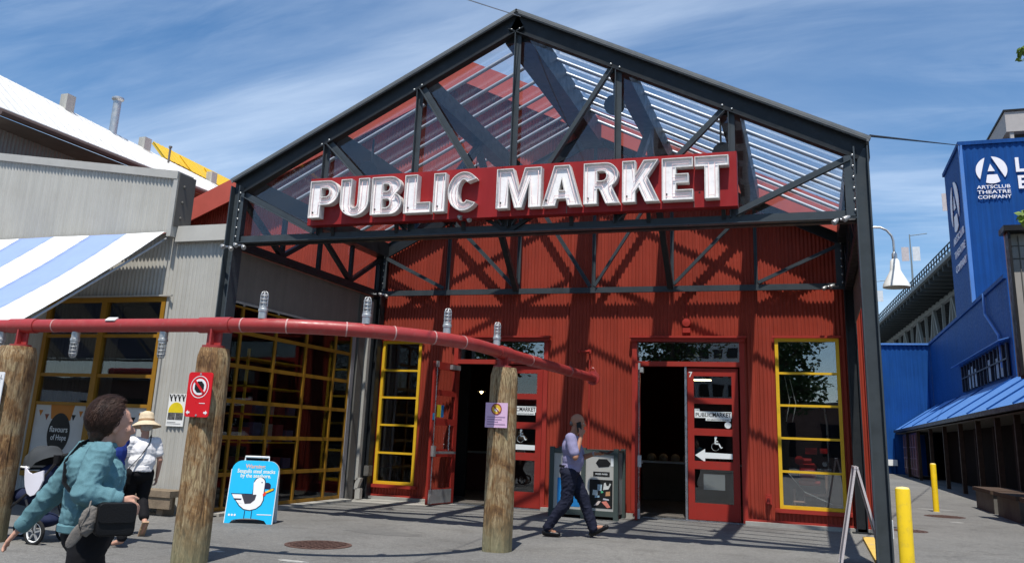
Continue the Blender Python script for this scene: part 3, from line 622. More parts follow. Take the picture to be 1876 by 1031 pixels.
def glyph(c):
    """outline(s) in a unit box, heavy grotesque; first loop is outer, the rest are holes"""
    t = .36; h = .2
    if c == 'P': return [[(0, 0), (.40, 0), (.40, .34), (.62, .34)]+arc(.62, .67, .38, -90, 90, 14, .33)+[(0, 1)], [(.40, .56), (.55, .56)]+arc(.55, .68, .13, -90, 90, 8, .12)+[(.40, .80)]]
    if c == 'U': return [[(0, 1), (0, .36)]+arc(.5, .36, .5, 180, 360, 18, .36)+[(1, 1), (.62, 1), (.62, .36)]+arc(.5, .34, .12, 0, -180, 8, .12)+[(.38, 1)]]
    if c == 'B': return [[(0, 0), (.62, 0)]+arc(.66, .29, .34, -90, 62, 11, .29)+[(.80, .54)]+arc(.62, .755, .33, -50, 90, 10, .245)+[(0, 1)], [(.38, .18), (.52, .18)]+arc(.52, .30, .11, -90, 90, 7, .11)+[(.38, .41)], [(.38, .61), (.50, .61)]+arc(.50, .71, .10, -90, 90, 7, .10)+[(.38, .81)]]
    if c == 'L': return [[(0, 0), (1, 0), (1, .27), (.48, .27), (.48, 1), (0, 1)]]
    if c == 'I': return [rect(0, 1, 0, 1)]
    if c == 'C': return [arc(.5, .5, .5, 38, 322, 26)+arc(.5, .5, .17, -50, -310, 16, .30)]
    if c == 'M': return [[(0, 0), (.27, 0), (.27, .62), (.42, 0), (.58, 0), (.73, .62), (.73, 0), (1, 0), (1, 1), (.63, 1), (.50, .46), (.37, 1), (0, 1)]]
    if c == 'A': return [[(0, 0), (.34, 0), (.385, .17), (.615, .17), (.66, 0), (1, 0), (.70, 1), (.30, 1)], [(.44, .38), (.56, .38), (.50, .66)]]
    if c == 'R': return [[(0, 0), (.38, 0), (.38, .36), (.44, .36), (.62, 0), (1, 0), (.80, .38)]+arc(.60, .695, .36, -58, 90, 11, .305)+[(0, 1)], [(.38, .56), (.52, .56)]+arc(.52, .68, .12, -90, 90, 7, .12)+[(.38, .80)]]
    if c == 'K': return [[(0, 0), (.36, 0), (.36, .26), (.44, .36), (.62, 0), (1, 0), (.68, .60), (.98, 1), (.58, 1), (.36, .66), (.36, 1), (0, 1)]]
    if c == 'E': return [[(0, 0), (1, 0), (1, .24), (.46, .24), (.46, .40), (.86, .40), (.86, .62), (.46, .62), (.46, .77), (1, .77), (1, 1), (0, 1)]]
    if c == 'T': return [[(.29, 0), (.71, 0), (.71, .76), (1, .76), (1, 1), (0, 1), (0, .76), (.29, .76)]]
def offset(poly, d):
    m = len(poly); out2 = []
    ar = sum(poly[i][0]*poly[(i+1) % m][1]-poly[(i+1) % m][0]*poly[i][1] for i in range(m)); sgn = 1 if ar > 0 else -1
    for i in range(m):
        p0, p1, p2 = (Vector(poly[j % m]) for j in (i-1, i, i+1)); a, b = (p1-p0), (p2-p1)
        if a.length < 1e-6 or b.length < 1e-6: out2.append(tuple(p1)); continue
        a.normalize(); b.normalize(); na, nb = Vector((-a.y, a.x))*sgn, Vector((-b.y, b.x))*sgn; q = na+nb
        if q.length < .2: q = na
        q.normalize(); k = d/max(.45, q.dot(na)); out2.append((p1.x+q.x*k, p1.y+q.y*k))
    return out2
LETW = mat('letter_white', (.88, .865, .86), .6, var=.08, vscale=7, dirt=((.50, .46, .44), 9, .35))
LRIM = mat('letter_rim', (.66, .64, .62), .6, var=.15, vscale=12, dirt=((.35, .30, .27), 14, .6))
NEON = mat('neon_tube', (.84, .58, .57), .15, var=.1, vscale=10)
def clean(p):
    o = []
    for q in p:
        if not o or (Vector(q)-Vector(o[-1])).length > 1e-4: o.append(q)
    if (Vector(o[0])-Vector(o[-1])).length < 1e-4: o.pop()
    return o
def fillface(loops, y):
    """flat face with holes through a 2D curve"""
    cu = bpy.data.curves.new('g', 'CURVE'); cu.dimensions = '2D'; cu.fill_mode = 'BOTH'
    for lp in loops:
        sp = cu.splines.new('POLY'); sp.points.add(len(lp)-1); sp.use_cyclic_u = True
        for p, q in zip(sp.points, lp): p.co = (q[0], q[1], 0, 1)
    ob = bpy.data.objects.new('g', cu); COL.objects.link(ob); me = ob.to_mesh(); mb = MB()
    mb.add([(p.co.x, y, p.co.y) for p in me.vertices], [tuple(p.vertices) for p in me.polygons]); ob.to_mesh_clear(); bpy.data.objects.remove(ob); bpy.data.curves.remove(cu); return mb
LET = [('P', -7.88, -7.33), ('U', -7.29, -6.76), ('B', -6.71, -6.16), ('L', -6.11, -5.64), ('I', -5.595, -5.39), ('C', -5.345, -4.81), ('M', -4.52, -3.79), ('A', -3.77, -3.16), ('R', -3.12, -2.57), ('K', -2.53, -1.98), ('E', -1.94, -1.49), ('T', -1.465, -.985)]
def yring(m, A, Bp, ya, yb, flip):
    k = len(m.v); n_ = len(A)
    m.v += [Vector((p[0], ya, p[1])) for p in A]+[Vector((p[0], yb, p[1])) for p in Bp]
    for i in range(n_):
        q = (k+i, k+(i+1) % n_, k+n_+(i+1) % n_, k+n_+i); m.f.append(q[::-1] if flip else q)
for c, x0, x1 in LET:
    z0, z1 = 4.905, 5.545; loops = [clean([(x0+(x1-x0)*a, z0+(z1-z0)*b) for a, b in lp]) for lp in glyph(c)]
    yb, yf = 12.215, 12.075
    rim = MB()
    for i, lp in enumerate(loops):
        inn = offset(lp, .013 if i == 0 else -.013)
        yring(rim, lp, lp, yb, yf, i > 0); yring(rim, lp, inn, yf, yf, False); yring(rim, inn, inn, yf, yb, i > 0)
    lt = part('letter', rim, LRIM, sg, label='white open channel letter '+c)
    part('letter_back', fillface(loops, yf+.045), LETW, lt)
    for i, lp in enumerate(loops):
        if i and c in 'A': continue
        path = offset(lp, .055 if i == 0 else -.035)
        pts = [Vector((p[0], yf+.022, p[1])) for p in path]
        part('neon_tube', MB().tube(pts+pts[:1], .005, 5, False), NEON, lt, smooth=2)
    part('electrode', MB().box(x0+.05, x0+.075, yf+.02, yf+.045, z0+.09, z0+.11), BLACK, lt)
# ---------------------------------------------------------------- grey corrugated shop on the left
YG = 12.62
gb = thing('grey_shop', 'pale grey corrugated shop building with yellow framed windows', 'building', (-14, YG, 0))
def gseg(x0, x1, z0, z1): part('wall_panel', MB().corr((x0, YG, 0), X, -Y, x1-x0, z0, z1, .085, .013, ph=x0+30), GREY, gb, smooth=2)
gseg(-22, -13.75, 0, 4.9); gseg(-11.0, -9.80, .0, 4.72); gseg(-13.75, -11.0, 3.70, 4.9); gseg(-13.75, -11.0, 0, .45)
part('corner_flashing', MB().box(-9.82, -9.74, YG-.03, YG+.05, 0, 4.72), GREYT, gb)
# raking parapet box in front
def pz(x): return 6.02-.148*(x+10.98)
part('parapet', MB().corr((-20, 12.42, 0), X, -Y, 9.02-.06, 4.86, lambda q: pz(-20+q)-.14, .085, .013), GREY, gb, smooth=2)
part('parapet_cap', MB().add([(-20, 12.36, pz(-20)-.15), (-10.94, 12.36, pz(-10.94)-.15), (-10.94, 12.36, pz(-10.94)), (-20, 12.36, pz(-20)), (-20, 12.8, pz(-20)-.15), (-10.94, 12.8, pz(-10.94)-.15), (-10.94, 12.8, pz(-10.94)), (-20, 12.8, pz(-20))],
     [(0, 1, 2, 3), (1, 5, 6, 2), (3, 2, 6, 7), (5, 4, 7, 6), (4, 0, 3, 7), (0, 4, 5, 1)]), GREYT, gb)
part('parapet_end', MB().box(-11.02, -10.93, 12.37, 12.80, 4.78, pz(-10.95)-.151), GREYT, gb)
part('parapet_return', MB().box(-10.929, -10.915, 12.40, 12.85, 4.98, pz(-10.93)-.03), GREYD, gb)
m = MB()
for z in (5.15, 5.45, 5.75): m.ell((-10.905, 12.55, z), (.02, .03, .03), n=8, m=5)
part('clip', m, GREYD, gb)
part('wall_cap', MB().add([(-10.92, 12.50, 4.70), (-9.74, 12.50, 4.70), (-9.74, 12.53, 5.0), (-10.92, 12.53, 5.0), (-10.92, 12.8, 4.70), (-9.74, 12.8, 4.70), (-9.74, 12.8, 5.0), (-10.92, 12.8, 5.0)],
     [(0, 1, 2, 3), (1, 5, 6, 2), (3, 2, 6, 7), (5, 4, 7, 6), (4, 0, 3, 7), (0, 4, 5, 1)]), GREYT, gb)
part('roof', MB().box(-22, -9.80, 12.82, 18.2, 4.40, 4.52), GREYD, gb)
# window with banners
f = MB(); w0, w1, zb, zt = -13.75, -11.0, .45, 3.70
f.box(w0, w0+.09, YG-.05, YG+.05, zb, zt).box(w1-.09, w1, YG-.05, YG+.05, zb, zt).box(w0+.09, w1-.09, YG-.05, YG+.05, zt-.09, zt).box(w0+.09, w1-.09, YG-.05, YG+.05, zb, zb+.09).box(-12.44, -12.32, YG-.06, YG+.05, zb+.09, zt-.09)
wf = part('window_frame', f, YELSH, gb)
zr = [zb+.09, 1.75, 2.27, 2.99, zt-.09]
for z in zr[1:-1]:
    for a, b in ((w0+.09, -12.44), (-12.32, w1-.09)): part('glazing_bar', MB().box(a, b, YG-.04, YG+.04, z-.03, z+.03), YELSH, wf)
for i in range(4):
    for a, b in ((w0+.09, -12.44), (-12.32, w1-.09)): part('pane', MB().box(a, b, YG, YG+.008, zr[i]+(.03 if i else 0), zr[i+1]-(.03 if i < 3 else 0)), GLASSW, wf)
part('window_flashing', MB().box(w0-.08, w1+.14, YG-.09, YG-.051, zt+.003, zt+.03).box(w1+.02, w1+.07, YG-.05, YG-.02, .4, zt), GREYT, gb)
VIN = mat('banner_white', (.52, .52, .50), .6, var=.06); BOR = mat('banner_orange', (.45, .17, .03), .6, var=.05); BRD = mat('banner_brown', (.20, .06, .03), .6)
for a, b, nm in ((w0+.09, -12.44, 1), (-12.32, w1-.09, 2)):
    o = part('banner', MB().box(a, b, YG-.012, YG-.006, zr[0], 1.72), VIN, wf); w_ = b-a; yy = YG-.0125
    if nm == 1:
        part('banner_badge', MB().prism([(a+.36, 1.72), (a+.40, 1.47), (a+.86, 1.45), (a+.92, 1.72)], (0, yy, 0), X, Z, -Y, .002), BOR, o)
        part('banner_badge', MB().prism([(a+.63+.26*math.cos(t), 1.22+.36*math.sin(t)) for t in (R(k*12) for k in range(30))], (0, yy-.003, 0), X, Z, -Y, .002), INK, o)
        part('banner_lettering', text('flavours', .15, (a+.63, yy-.006, 1.24), X, Z, .001, 0, 'CENTER', .42), WHT, o); part('banner_lettering', text('of Hope', .14, (a+.65, yy-.006, 1.10), X, Z, .001, 0, 'CENTER', .36), WHT, o)
    else:
        for k in range(5): part('banner_lettering', text(('empowering', 'newcomer', 'women', 'through', 'food')[k], .085, (a+.62, yy, 1.38-.13*k), X, Z, .001, 0, 'CENTER'), mat('banner_violet', (.10, .08, .22), .6), o)
    for k in range(7):
        t = (k+.5)/7; x = a+.06+(w_-.12)*t
        if nm == 1 and .3 < t < .75: continue
        z = 1.66-.25*(1-abs(2*t-1))
        part('banner_pennant', MB().prism([(x-.05, z), (x+.05, z-.0), (x, z-.11)], (0, yy, 0), X, Z, -Y, .002), (BOR, BRD, INK)[k % 3], o)
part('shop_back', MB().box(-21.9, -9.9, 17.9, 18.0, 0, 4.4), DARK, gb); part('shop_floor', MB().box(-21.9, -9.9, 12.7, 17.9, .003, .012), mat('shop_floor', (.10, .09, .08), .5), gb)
# side wall under the canopy with the glazed sectional door
XS = -9.72
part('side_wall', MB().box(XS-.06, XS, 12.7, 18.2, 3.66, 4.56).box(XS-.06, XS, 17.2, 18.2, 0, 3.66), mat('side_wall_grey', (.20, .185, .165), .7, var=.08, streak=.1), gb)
part('door_lintel', MB().box(XS-.02, XS+.03, 12.72, 17.25, 3.58, 3.66), GREYT, gb); part('door_jamb', MB().box(XS-.02, XS+.05, 17.12, 17.26, 0, 3.579), mat('jamb_grey', (.28, .28, .29), .5), gb)
part('side_pilaster', MB().box(XS, XS+.07, 17.35, 17.62, 0, 4.5), GREYD, gb); part('side_pilaster', MB().box(XS, XS+.05, 17.95, 18.1, 0, 4.5), GREYD, gb)
part('rain_pipe', MB().box(XS+.02, XS+.12, 17.70, 17.82, .42, 4.4).obox((XS+.11, 17.76, .34), (.05, 0, 0), (0, .06, 0), (.04, 0, .12)).box(XS+.08, XS+.2, 17.70, 17.82, .02, .24), GREYT, gb)
sd = thing('sectional_door', 'wide glazed sectional door with a grid of yellow bars beside the entrance', 'door', (XS, 15, 0))
ym = [12.76, 13.1, 14.2, 15.29, 16.44, 17.12]; zm = [.08, .65, 1.28, 1.90, 2.52, 3.12, 3.58]
for y in ym: part('stile', MB().box(XS-.01, XS+.035, y-.03, y+.03, .04, 3.58), YELSH, sd)
for z in zm:
    for i in range(5): part('rail', MB().box(XS-.008, XS+.03, ym[i]+.03, ym[i+1]-.03, z-.035, z+.035), YELSH, sd)
for i in range(5):
    for j in range(6): part('pane', MB().box(XS+.005, XS+.012, ym[i]+.03, ym[i+1]-.03, zm[j]+.035, zm[j+1]-.035), GLASSD, sd)
part('bottom_rail', MB().box(XS-.01, XS+.04, 12.76, 17.1, .005, .045), WOODD, sd)
# shelf rack glimpsed inside
o = thing('shelf_rack', 'tall shelf rack standing inside behind the sectional door', 'shelf', (-10.6, 16, 0))
for y in (14.8, 16.9): part('upright', MB().box(-10.75, -10.7, y, y+.04, 0, 3.0), YEL, o)
for k, z in enumerate((.6, 1.15, 1.7, 2.25, 2.8)): part('shelf', MB().box(-11.2, -10.7, 14.8, 16.94, z, z+.03), YEL, o)
random.seed(4)
for z in (.63, 1.18, 1.73):
    for k in range(5):
        y = 14.95+.4*k; h = .2+.2*random.random(); part('goods', MB().box(-11.1, -10.8, y, y+.28, z, z+h), mat('goods%d' % (k % 3), ((.25, .05, .05), (.1, .1, .16), (.3, .26, .2))[k % 3], .6), o)
# striped awning
aw = thing('striped_awning', 'white and blue striped fabric awning over the grey shop window', 'awning', (-13, 12.4, 2.84))
AWH = mat('awning_white', (.82, .82, .82), .75, var=.03, bump=.1, bscale=300); AWB = mat('awning_blue', (.245, .33, .58), .75, var=.04, bump=.1, bscale=300)
x1 = -11.06; k = 0
while x1 > -19:
    x0 = x1-.87; m = MB(); n_ = 12
    prof = [(12.36-2.74*t, 4.86-2.02*t-.05*math.sin(math.pi*t)) for t in (i/n_ for i in range(n_+1))]
    for i in range(n_):
        (ya, za), (yb_, zb_) = prof[i], prof[i+1]
        for c_ in range(5):
            xa, xb = x0+.174*c_, x0+.174*(c_+1); sg_ = lambda x, t: -.028*abs(math.sin((x+11.06)*1.2))*math.sin(math.pi*min(1, .1+t))+.006*noise.noise(Vector((x*3, t*5, 0)))
            ta, tb = i/n_, (i+1)/n_; q_ = [(xa, ya, za+sg_(xa, ta)), (xb, ya, za+sg_(xb, ta)), (xb, yb_, zb_+sg_(xb, tb)), (xa, yb_, zb_+sg_(xa, tb))]
            m.add(q_+[(a_, b_, c__-.006) for a_, b_, c__ in q_], [(3, 2, 1, 0), (4, 5, 6, 7)]+([(1, 2, 6, 5)] if c_ == 4 else [])+([(0, 4, 7, 3)] if c_ == 0 else [])+([(2, 3, 7, 6)] if i == n_-1 else []))
    part('stripe', m, AWB if k % 2 else AWH, aw, smooth=2); x1 = x0; k += 1
for x in (-11.09, -13.7, -16.4): part('awning_arm', MB().tube([(x, 12.5, 4.78), (x, 9.66, 2.76)], .02, 6), GALV, aw)
part('front_bar', MB().tube([(-19, 9.64, 2.80), (-11.07, 9.64, 2.80)], .025, 8), GALV, aw)
# poster, wooden bench
o = thing('poster_plate', 'white poster with yellow half disc and black zigzags on the grey wall', 'poster', (-10.46, 12.58, 1.43))
part('plate', MB().box(-10.65, -10.29, 12.585, 12.60, 1.43, 1.98), WHITE, o); yy = 12.584
for k in range(4): part('zigzag', MB().prism([(-10.645+.087*k, 1.97), (-10.615+.087*k, 1.97), (-10.575+.087*k, 1.86), (-10.60+.087*k, 1.85)], (0, yy, 0), X, Z, -Y, .002).prism([(-10.575+.087*k, 1.97), (-10.56+.087*k, 1.97), (-10.59+.087*k, 1.88), (-10.605+.087*k, 1.88)], (0, yy-.003, 0), X, Z, -Y, .002), INK, o)
part('half_disc', MB().prism(arc(-10.47, 1.68, .155, 0, 180, 16)+[(-10.625, 1.66), (-10.315, 1.66)], (0, yy-.006, 0), X, Z, -Y, .002), mat('print_yellow', (.75, .58, .02), .6), o)
for k in range(2): part('photo_print', MB().prism(rect(-10.63+.165*k, -10.475+.165*k, 1.54, 1.65), (0, yy, 0), X, Z, -Y, .002), mat('print_grey', (.10, .10, .10), .6, var=.8, vscale=30), o)
part('caption', MB().prism(rect(-10.63, -10.34, 1.47, 1.475), (0, yy, 0), X, Z, -Y, .002).prism(rect(-10.63, -10.45, 1.495, 1.50), (0, yy, 0), X, Z, -Y, .002), INK, o)
BENCH = mat('weathered_timber', (.20, .155, .11), .8, var=.3, vscale=6, fine=.2, fscale=50)
o = thing('timber_bench', 'low weathered timber bench against the grey wall', 'bench', (-11.2, 12.3, 0))
part('seat', MB().box(-12.6, -9.95, 12.08, 12.5, .30, .40), BENCH, o); part('front_board', MB().box(-12.6, -9.95, 12.10, 12.16, .12, .295), BENCH, o)
for x in (-12.4, -10.2): part('leg', MB().box(x-.06, x+.06, 12.18, 12.46, 0, .295), BENCH, o)

# ---------------------------------------------------------------- white roofed shed behind
wb = thing('white_roof_shed', 'grey corrugated shed with a steep white metal roof behind the shop', 'building', (-18, 16, 0))
e0, e1, r0, r1 = Vector((-16.45, 12.9, 8)), Vector((-16.0, 25, 8)), Vector((-18.15, 12.9, 9.47)), Vector((-19.5, 25, 9.6))
dv = Vector((0, 0, -.12))
m = MB(); v = [e0, e1, r1, r0]; m.add(v+[q+dv for q in v], [(0, 1, 2, 3), (7, 6, 5, 4), (0, 4, 5, 1), (1, 5, 6, 2), (2, 6, 7, 3), (3, 7, 4, 0)]); part('roof', m, WROOF, wb)
for i in range(0, 41):
    t = i/40; a, b = e0.lerp(e1, t), r0.lerp(r1, t); up = Vector((.66, 0, .75))*.008
    part('standing_seam', MB().beam(a+up*.4, b+up*.4, .012, .007, up=(.66, 0, .75)), WROOF, wb)
part('wall', MB().corr((-17.0, 12.95, 0), Y, X, 12, 0, 7.75, .10, .014), mat('shed_grey', (.22, .205, .185), .6, var=.08, streak=.1), wb, smooth=2)
part('end_wall', MB().add([(-22, 12.92, 0), (-17.0, 12.92, 0), (-17.0, 12.92, 7.6), (-19.6, 12.92, 9.3), (-22, 12.92, 9.3)], [(0, 1, 2, 3, 4)]), GREY, wb)
part('gutter', MB().tube([e0+Vector((.04, 0, -.12)), e1+Vector((.04, 0, -.12))], .085, 8), mat('gutter_brown', (.11, .08, .07), .5), wb, smooth=True)
part('soffit', MB().add([e0+Vector((0, 0, -.2)), e1+Vector((0, 0, -.2)), Vector((-17.0, 25, 7.72)), Vector((-17.0, 12.9, 7.72))], [(0, 1, 2, 3)]), mat('soffit', (.16, .14, .125), .7), wb)
part('vent_pipe', MB().lathe([(.03, 0), (.03, .45), (.05, .45), (.05, .5)], (-17.3, 19.1, 8.75), 8), GREYD, wb)
for t, h, lb in ((.295, .5, 0), (.57, .42, 0), (.875, .45, 0)):
    p = r0.lerp(r1, t); part('roof_vent', MB().box(p.x-.12, p.x+.12, p.y-.14, p.y+.14, p.z-.1, p.z+h*.75), GREY, wb)
p = r0.lerp(r1, .45); part('flue', MB().lathe([(.11, -.3), (.11, .95), (.17, 1.0), (.17, 1.05), (.11, 1.08)], (p.x, p.y, p.z), 16), GALV, wb, smooth=True)
YR_ = mat('yellow_roof', (.70, .47, .05), .5, var=.06)
o = thing('yellow_roof_hood', 'bright yellow ribbed roof hood rising behind the white roof', 'roof', (-21, 27, 9))
for k in range(3):
    y0, y1 = 21.45+1.15*k, 25.7; z = 10.42-.10*k; dx = .12*k
    q = [Vector((-19.55+dx, y0, z-.62)), Vector((-19.55+dx, y1, z-.72)), Vector((-20.15+dx, y1, z-.10)), Vector((-20.15+dx, y0, z))]; dn_ = Vector((-.07, 0, -.06))
    part('hood_panel', MB().add(q+[p+dn_ for p in q], [(0, 1, 2, 3), (7, 6, 5, 4), (0, 4, 5, 1), (1, 5, 6, 2), (2, 6, 7, 3), (3, 7, 4, 0)]), YR_, o)
    for j in range(12 if k == 2 else 5):
        t = j/12 if k == 2 else j/20
        part('rib', MB().beam(q[0].lerp(q[1], t)+Vector((.005, 0, .005)), q[3].lerp(q[2], t)+Vector((.005, 0, .005)), .04, .016, up=(.7, 0, .7)), YR_, o)
part('hood_base', MB().box(-20.6, -20.2, 21.5, 25.6, 0, 9.7), WROOF, o)
# ---------------------------------------------------------------- red overhead pipe on timber posts
def wood():
    m = bpy.data.materials.new('timber_post'); m.use_nodes = True; t = m.node_tree; N = t.nodes; L = t.links; b = N['Principled BSDF']; b.inputs['Roughness'].default_value = .82
    g = N.new('ShaderNodeNewGeometry'); mp = N.new('ShaderNodeMapping'); mp.inputs['Scale'].default_value = (1, 1, .13); L.new(g.outputs['Position'], mp.inputs[0])
    def nz(s, d, r, dist, vec):
        n = N.new('ShaderNodeTexNoise'); n.inputs['Scale'].default_value = s; n.inputs['Detail'].default_value = d; n.inputs['Roughness'].default_value = r; n.inputs['Distortion'].default_value = dist; L.new(vec, n.inputs['Vector']); return n.outputs['Fac']
    def ramp(x, pts):
        n = N.new('ShaderNodeValToRGB'); L.new(x, n.inputs[0]); e = n.color_ramp.elements
        while len(e) < len(pts): e.new(.5)
        for k, (p, c) in zip(e, pts): k.position = p; k.color = (*c, 1)
        return n.outputs[0]
    grain = nz(22, 8, .68, 2.6, mp.outputs[0]); c = ramp(grain, [(.30, (.050, .032, .018)), (.43, (.19, .125, .065)), (.55, (.34, .255, .145)), (.70, (.50, .42, .28))])
    blot = nz(3.2, 6, .7, .5, g.outputs['Position']); c2 = ramp(blot, [(.34, (.42, .27, .16)), (.44, (.85, .62, .40)), (.54, (1, .95, .88)), (.66, (1.15, 1.18, 1.08))])
    mx = N.new('ShaderNodeMixRGB'); mx.blend_type = 'MULTIPLY'; mx.inputs[0].default_value = .95; L.new(c, mx.inputs[1]); L.new(c2, mx.inputs[2])
    cr = nz(9, 4, .6, .4, mp.outputs[0]); crr = ramp(cr, [(.485, (1, 1, 1)), (.497, (.35, .3, .26)), (.509, (1, 1, 1))]); m2 = N.new('ShaderNodeMixRGB'); m2.blend_type = 'MULTIPLY'; m2.inputs[0].default_value = .55; L.new(mx.outputs[0], m2.inputs[1]); L.new(crr, m2.inputs[2])
    sx = N.new('ShaderNodeSeparateXYZ'); L.new(g.outputs['Position'], sx.inputs[0]); n5 = N.new('ShaderNodeMapRange'); L.new(sx.outputs[2], n5.inputs[0]); n5.inputs[1].default_value = .05; n5.inputs[2].default_value = .55; n5.inputs[3].default_value = .65; n5.inputs[4].default_value = 0
    m3 = N.new('ShaderNodeMixRGB'); L.new(n5.outputs[0], m3.inputs[0]); L.new(m2.outputs[0], m3.inputs[1]); m3.inputs[2].default_value = (.20, .21, .125, 1)
    L.new(m3.outputs[0], b.inputs['Base Color']); bp = N.new('ShaderNodeBump'); bp.inputs['Strength'].default_value = .8; bp.inputs['Distance'].default_value = .02; L.new(grain, bp.inputs['Height']); L.new(bp.outputs[0], b.inputs['Normal']); return m
WOOD = wood()
def tpost(x, y, h, r0, r1, label, seed):
    o = thing('timber_post', label, 'post', (x, y, 0), 'round timber posts carrying the red pipe'); m = MB(); n = 72; rows = 40; k = len(m.v)
    for i in range(rows+1):
        t = i/rows; z = h*t; r = r0+(r1-r0)*t
        if t > .955: r *= 1-(t-.955)*3.2
        for j in range(n):
            th = 2*math.pi*j/n; p = Vector((math.cos(th), math.sin(th), 0)); q = Vector((p.x*1.6, p.y*1.6, z*.35+seed*7)); dd = noise.noise(q)*.022+noise.noise(Vector((p.x*5, p.y*5, z*.5+seed)))*.009+noise.noise(Vector((p.x*14, p.y*14, z*1.3+seed)))*.004
            crack = 0
            for ci in range(7):
                ca = (seed*1.7+ci*.93) % 6.283 if ci else 4.55; z0c, z1c = (0, .93*h) if ci == 0 else (h*((ci*.37+seed*.21) % .6), h*((ci*.37+seed*.21) % .6)+h*.35)
                if z0c <= z <= z1c: crack = max(crack, (.026 if ci == 0 else .016)*max(0, 1-abs((th-ca-.16*noise.noise(Vector((z*.9, seed+ci, 0))))/(.055 if ci == 0 else .075))))
            m.v.append(Vector((x+p.x*(r+dd-crack), y+p.y*(r+dd-crack), z)))
    for i in range(rows):
        for j in range(n): m.f.append((k+i*n+j, k+i*n+(j+1) % n, k+(i+1)*n+(j+1) % n, k+(i+1)*n+j))
    m.f.append(tuple(k+rows*n+j for j in range(n)))
    part('shaft', m, WOOD, o, smooth=True)
    return o
ZP = 2.63; PR = .083
tpost(-9.62, 8.45, 2.36, .235, .222, 'round timber post carrying a white parking plate', 3)
tpost(-6.63, 8.5, 2.36, .198, .188, 'round timber post carrying a red no stopping plate', 5)
tpost(-4.07, 11.5, 2.42, .195, .187, 'round timber post carrying a small pink notice', 8)
path = [Vector((-16, 8.5, ZP)), Vector((-6.4, 8.47, ZP))]
cx, cy_, rr = -6.4, 10.77, 2.3
for i in range(1, 17):
    a = R(-90+84*i/16); path.append(Vector((cx+rr*math.cos(a), cy_+rr*math.sin(a), ZP)))
path += [Vector((-4.09, 11.6, ZP)), Vector((-4.02, 13.6, ZP)), Vector((-3.93, 16.2, ZP))]
pipe = thing('red_pipe_rail', 'long curved red steel pipe carried overhead on timber posts', 'pipe', (-6.5, 9, ZP))
part('pipe', MB().tube(path, PR, 20), PIPE, pipe, smooth=True)
def along(i, t): return path[i].lerp(path[i+1], t), (path[i+1]-path[i]).normalized()
WELD = mat('pale_weld', (.50, .30, .28), .5, var=.3, vscale=30)
for i, t in ((1, .7), (4, .3), (7, .5), (10, .2), (12, .8), (15, .3), (18, .5), (19, .4), (0, .72)):
    p, d = along(i, t); part('weld_ring', MB().lathe([(PR+.004, -.008), (PR+.004, .008)], p, 20, axis=d), WELD, pipe, smooth=True)
for x, y, d in ((-9.62, 8.48, X), (-6.63, 8.47, X), (-4.09, 11.5, Vector((.05, 1, 0)))):
    d = Vector(d).normalized(); n = d.cross(Z); h = 2.36 if y < 10 else 2.42
    sl_ = part('saddle', MB().lathe([(PR+.012, -.22), (PR+.012, .22)], (x, y, ZP), 20, axis=d), PIPE, pipe, smooth=True)
    part('saddle_web', MB().obox((x, y, (h+ZP)/2), d*.10, n*.012, Z*(ZP-h)/2).obox((x, y, (h+ZP)/2), d*.012, n*.08, Z*(ZP-h)/2), PIPE, pipe)
    part('saddle_plate', MB().lathe([(.13, 0), (.13, .03)], (x, y, h-.003), 20), PIPE, pipe, smooth=True)
p, d = path[-1], (path[-1]-path[-2]).normalized(); part('end_flange', MB().lathe([(PR+.05, 0), (PR+.05, .03), (PR, .03), (PR*.6, .06)], p, 20, axis=d), PIPE, pipe, smooth=True)
part('shackle', MB().tube([p+Vector((.02+.07*math.cos(R(a)), -.12, .06+.12*math.sin(R(a)))) for a in range(0, 181, 20)], .012, 6), PIPE, pipe, smooth=True)
part('name_plate', MB().obox((-8.15, 8.42, ZP+.072), (.075, 0, 0), (0, .03, .02), (0, -.004, .006)), WHITE, pipe)
def cagelamp(p, up, label):
    s = 1 if up else -1; p = Vector(p); ax = Z*s; o = thing('caged_lamp', label, 'lamp', p, 'caged lamps along the red pipe')
    part('base', MB().lathe([(.05, 0), (.05, .08), (.057, .085), (.057, .112), (.05, .12), (.05, .136)], p, 16, axis=ax), GALV, o, smooth=True)
    part('globe', MB().lathe([(.034, .136), (.034, .264), (.025, .296), (.008, .304)], p, 14, axis=ax), glass('lamp_glass', (.92, .93, .93), .12, .25) if 'lamp_glass' not in MATS else MATS['lamp_glass'], o, smooth=True)
    m = MB()
    for h in (.14, .184, .228, .272): m.tube([p+ax*h+Vector((.046*math.cos(a), .046*math.sin(a), 0)) for a in (2*math.pi*k/14 for k in range(15))], .006, 5, False)
    for k in range(6):
        a = 2*math.pi*k/6; c, sn = math.cos(a), math.sin(a); m.tube([p+ax*h+Vector((c*q, sn*q, 0)) for h, q in ((.13, .046), (.272, .046), (.308, .035), (.32, .01))], .005, 5, False)
    part('cage', m, GALV, o, smooth=2)
for (x, y), up, lb in (((-6.02, 8.50), 1, 'upright caged lamp on the pipe next to the post with the red plate'), ((-4.93, 9.0), 1, 'upright caged lamp on the curve of the pipe in front of the corner window'), ((-4.30, 9.95), 1, 'upright caged lamp on the pipe in front of the left doorway head'), ((-4.10, 11.25), 1, 'upright caged lamp on the pipe over the post with the pink notice'),
                        ((-8.75, 8.49), 0, 'caged lamp hanging under the pipe in front of the shop window'), ((-7.38, 8.48), 0, 'caged lamp hanging under the pipe in front of the grey wall'), ((-9.98, 8.49), 0, 'caged lamp hanging under the pipe beside the post with the white plate')):
    cagelamp((x, y, ZP+(PR-.006)*(1 if up else -1)), up, lb)
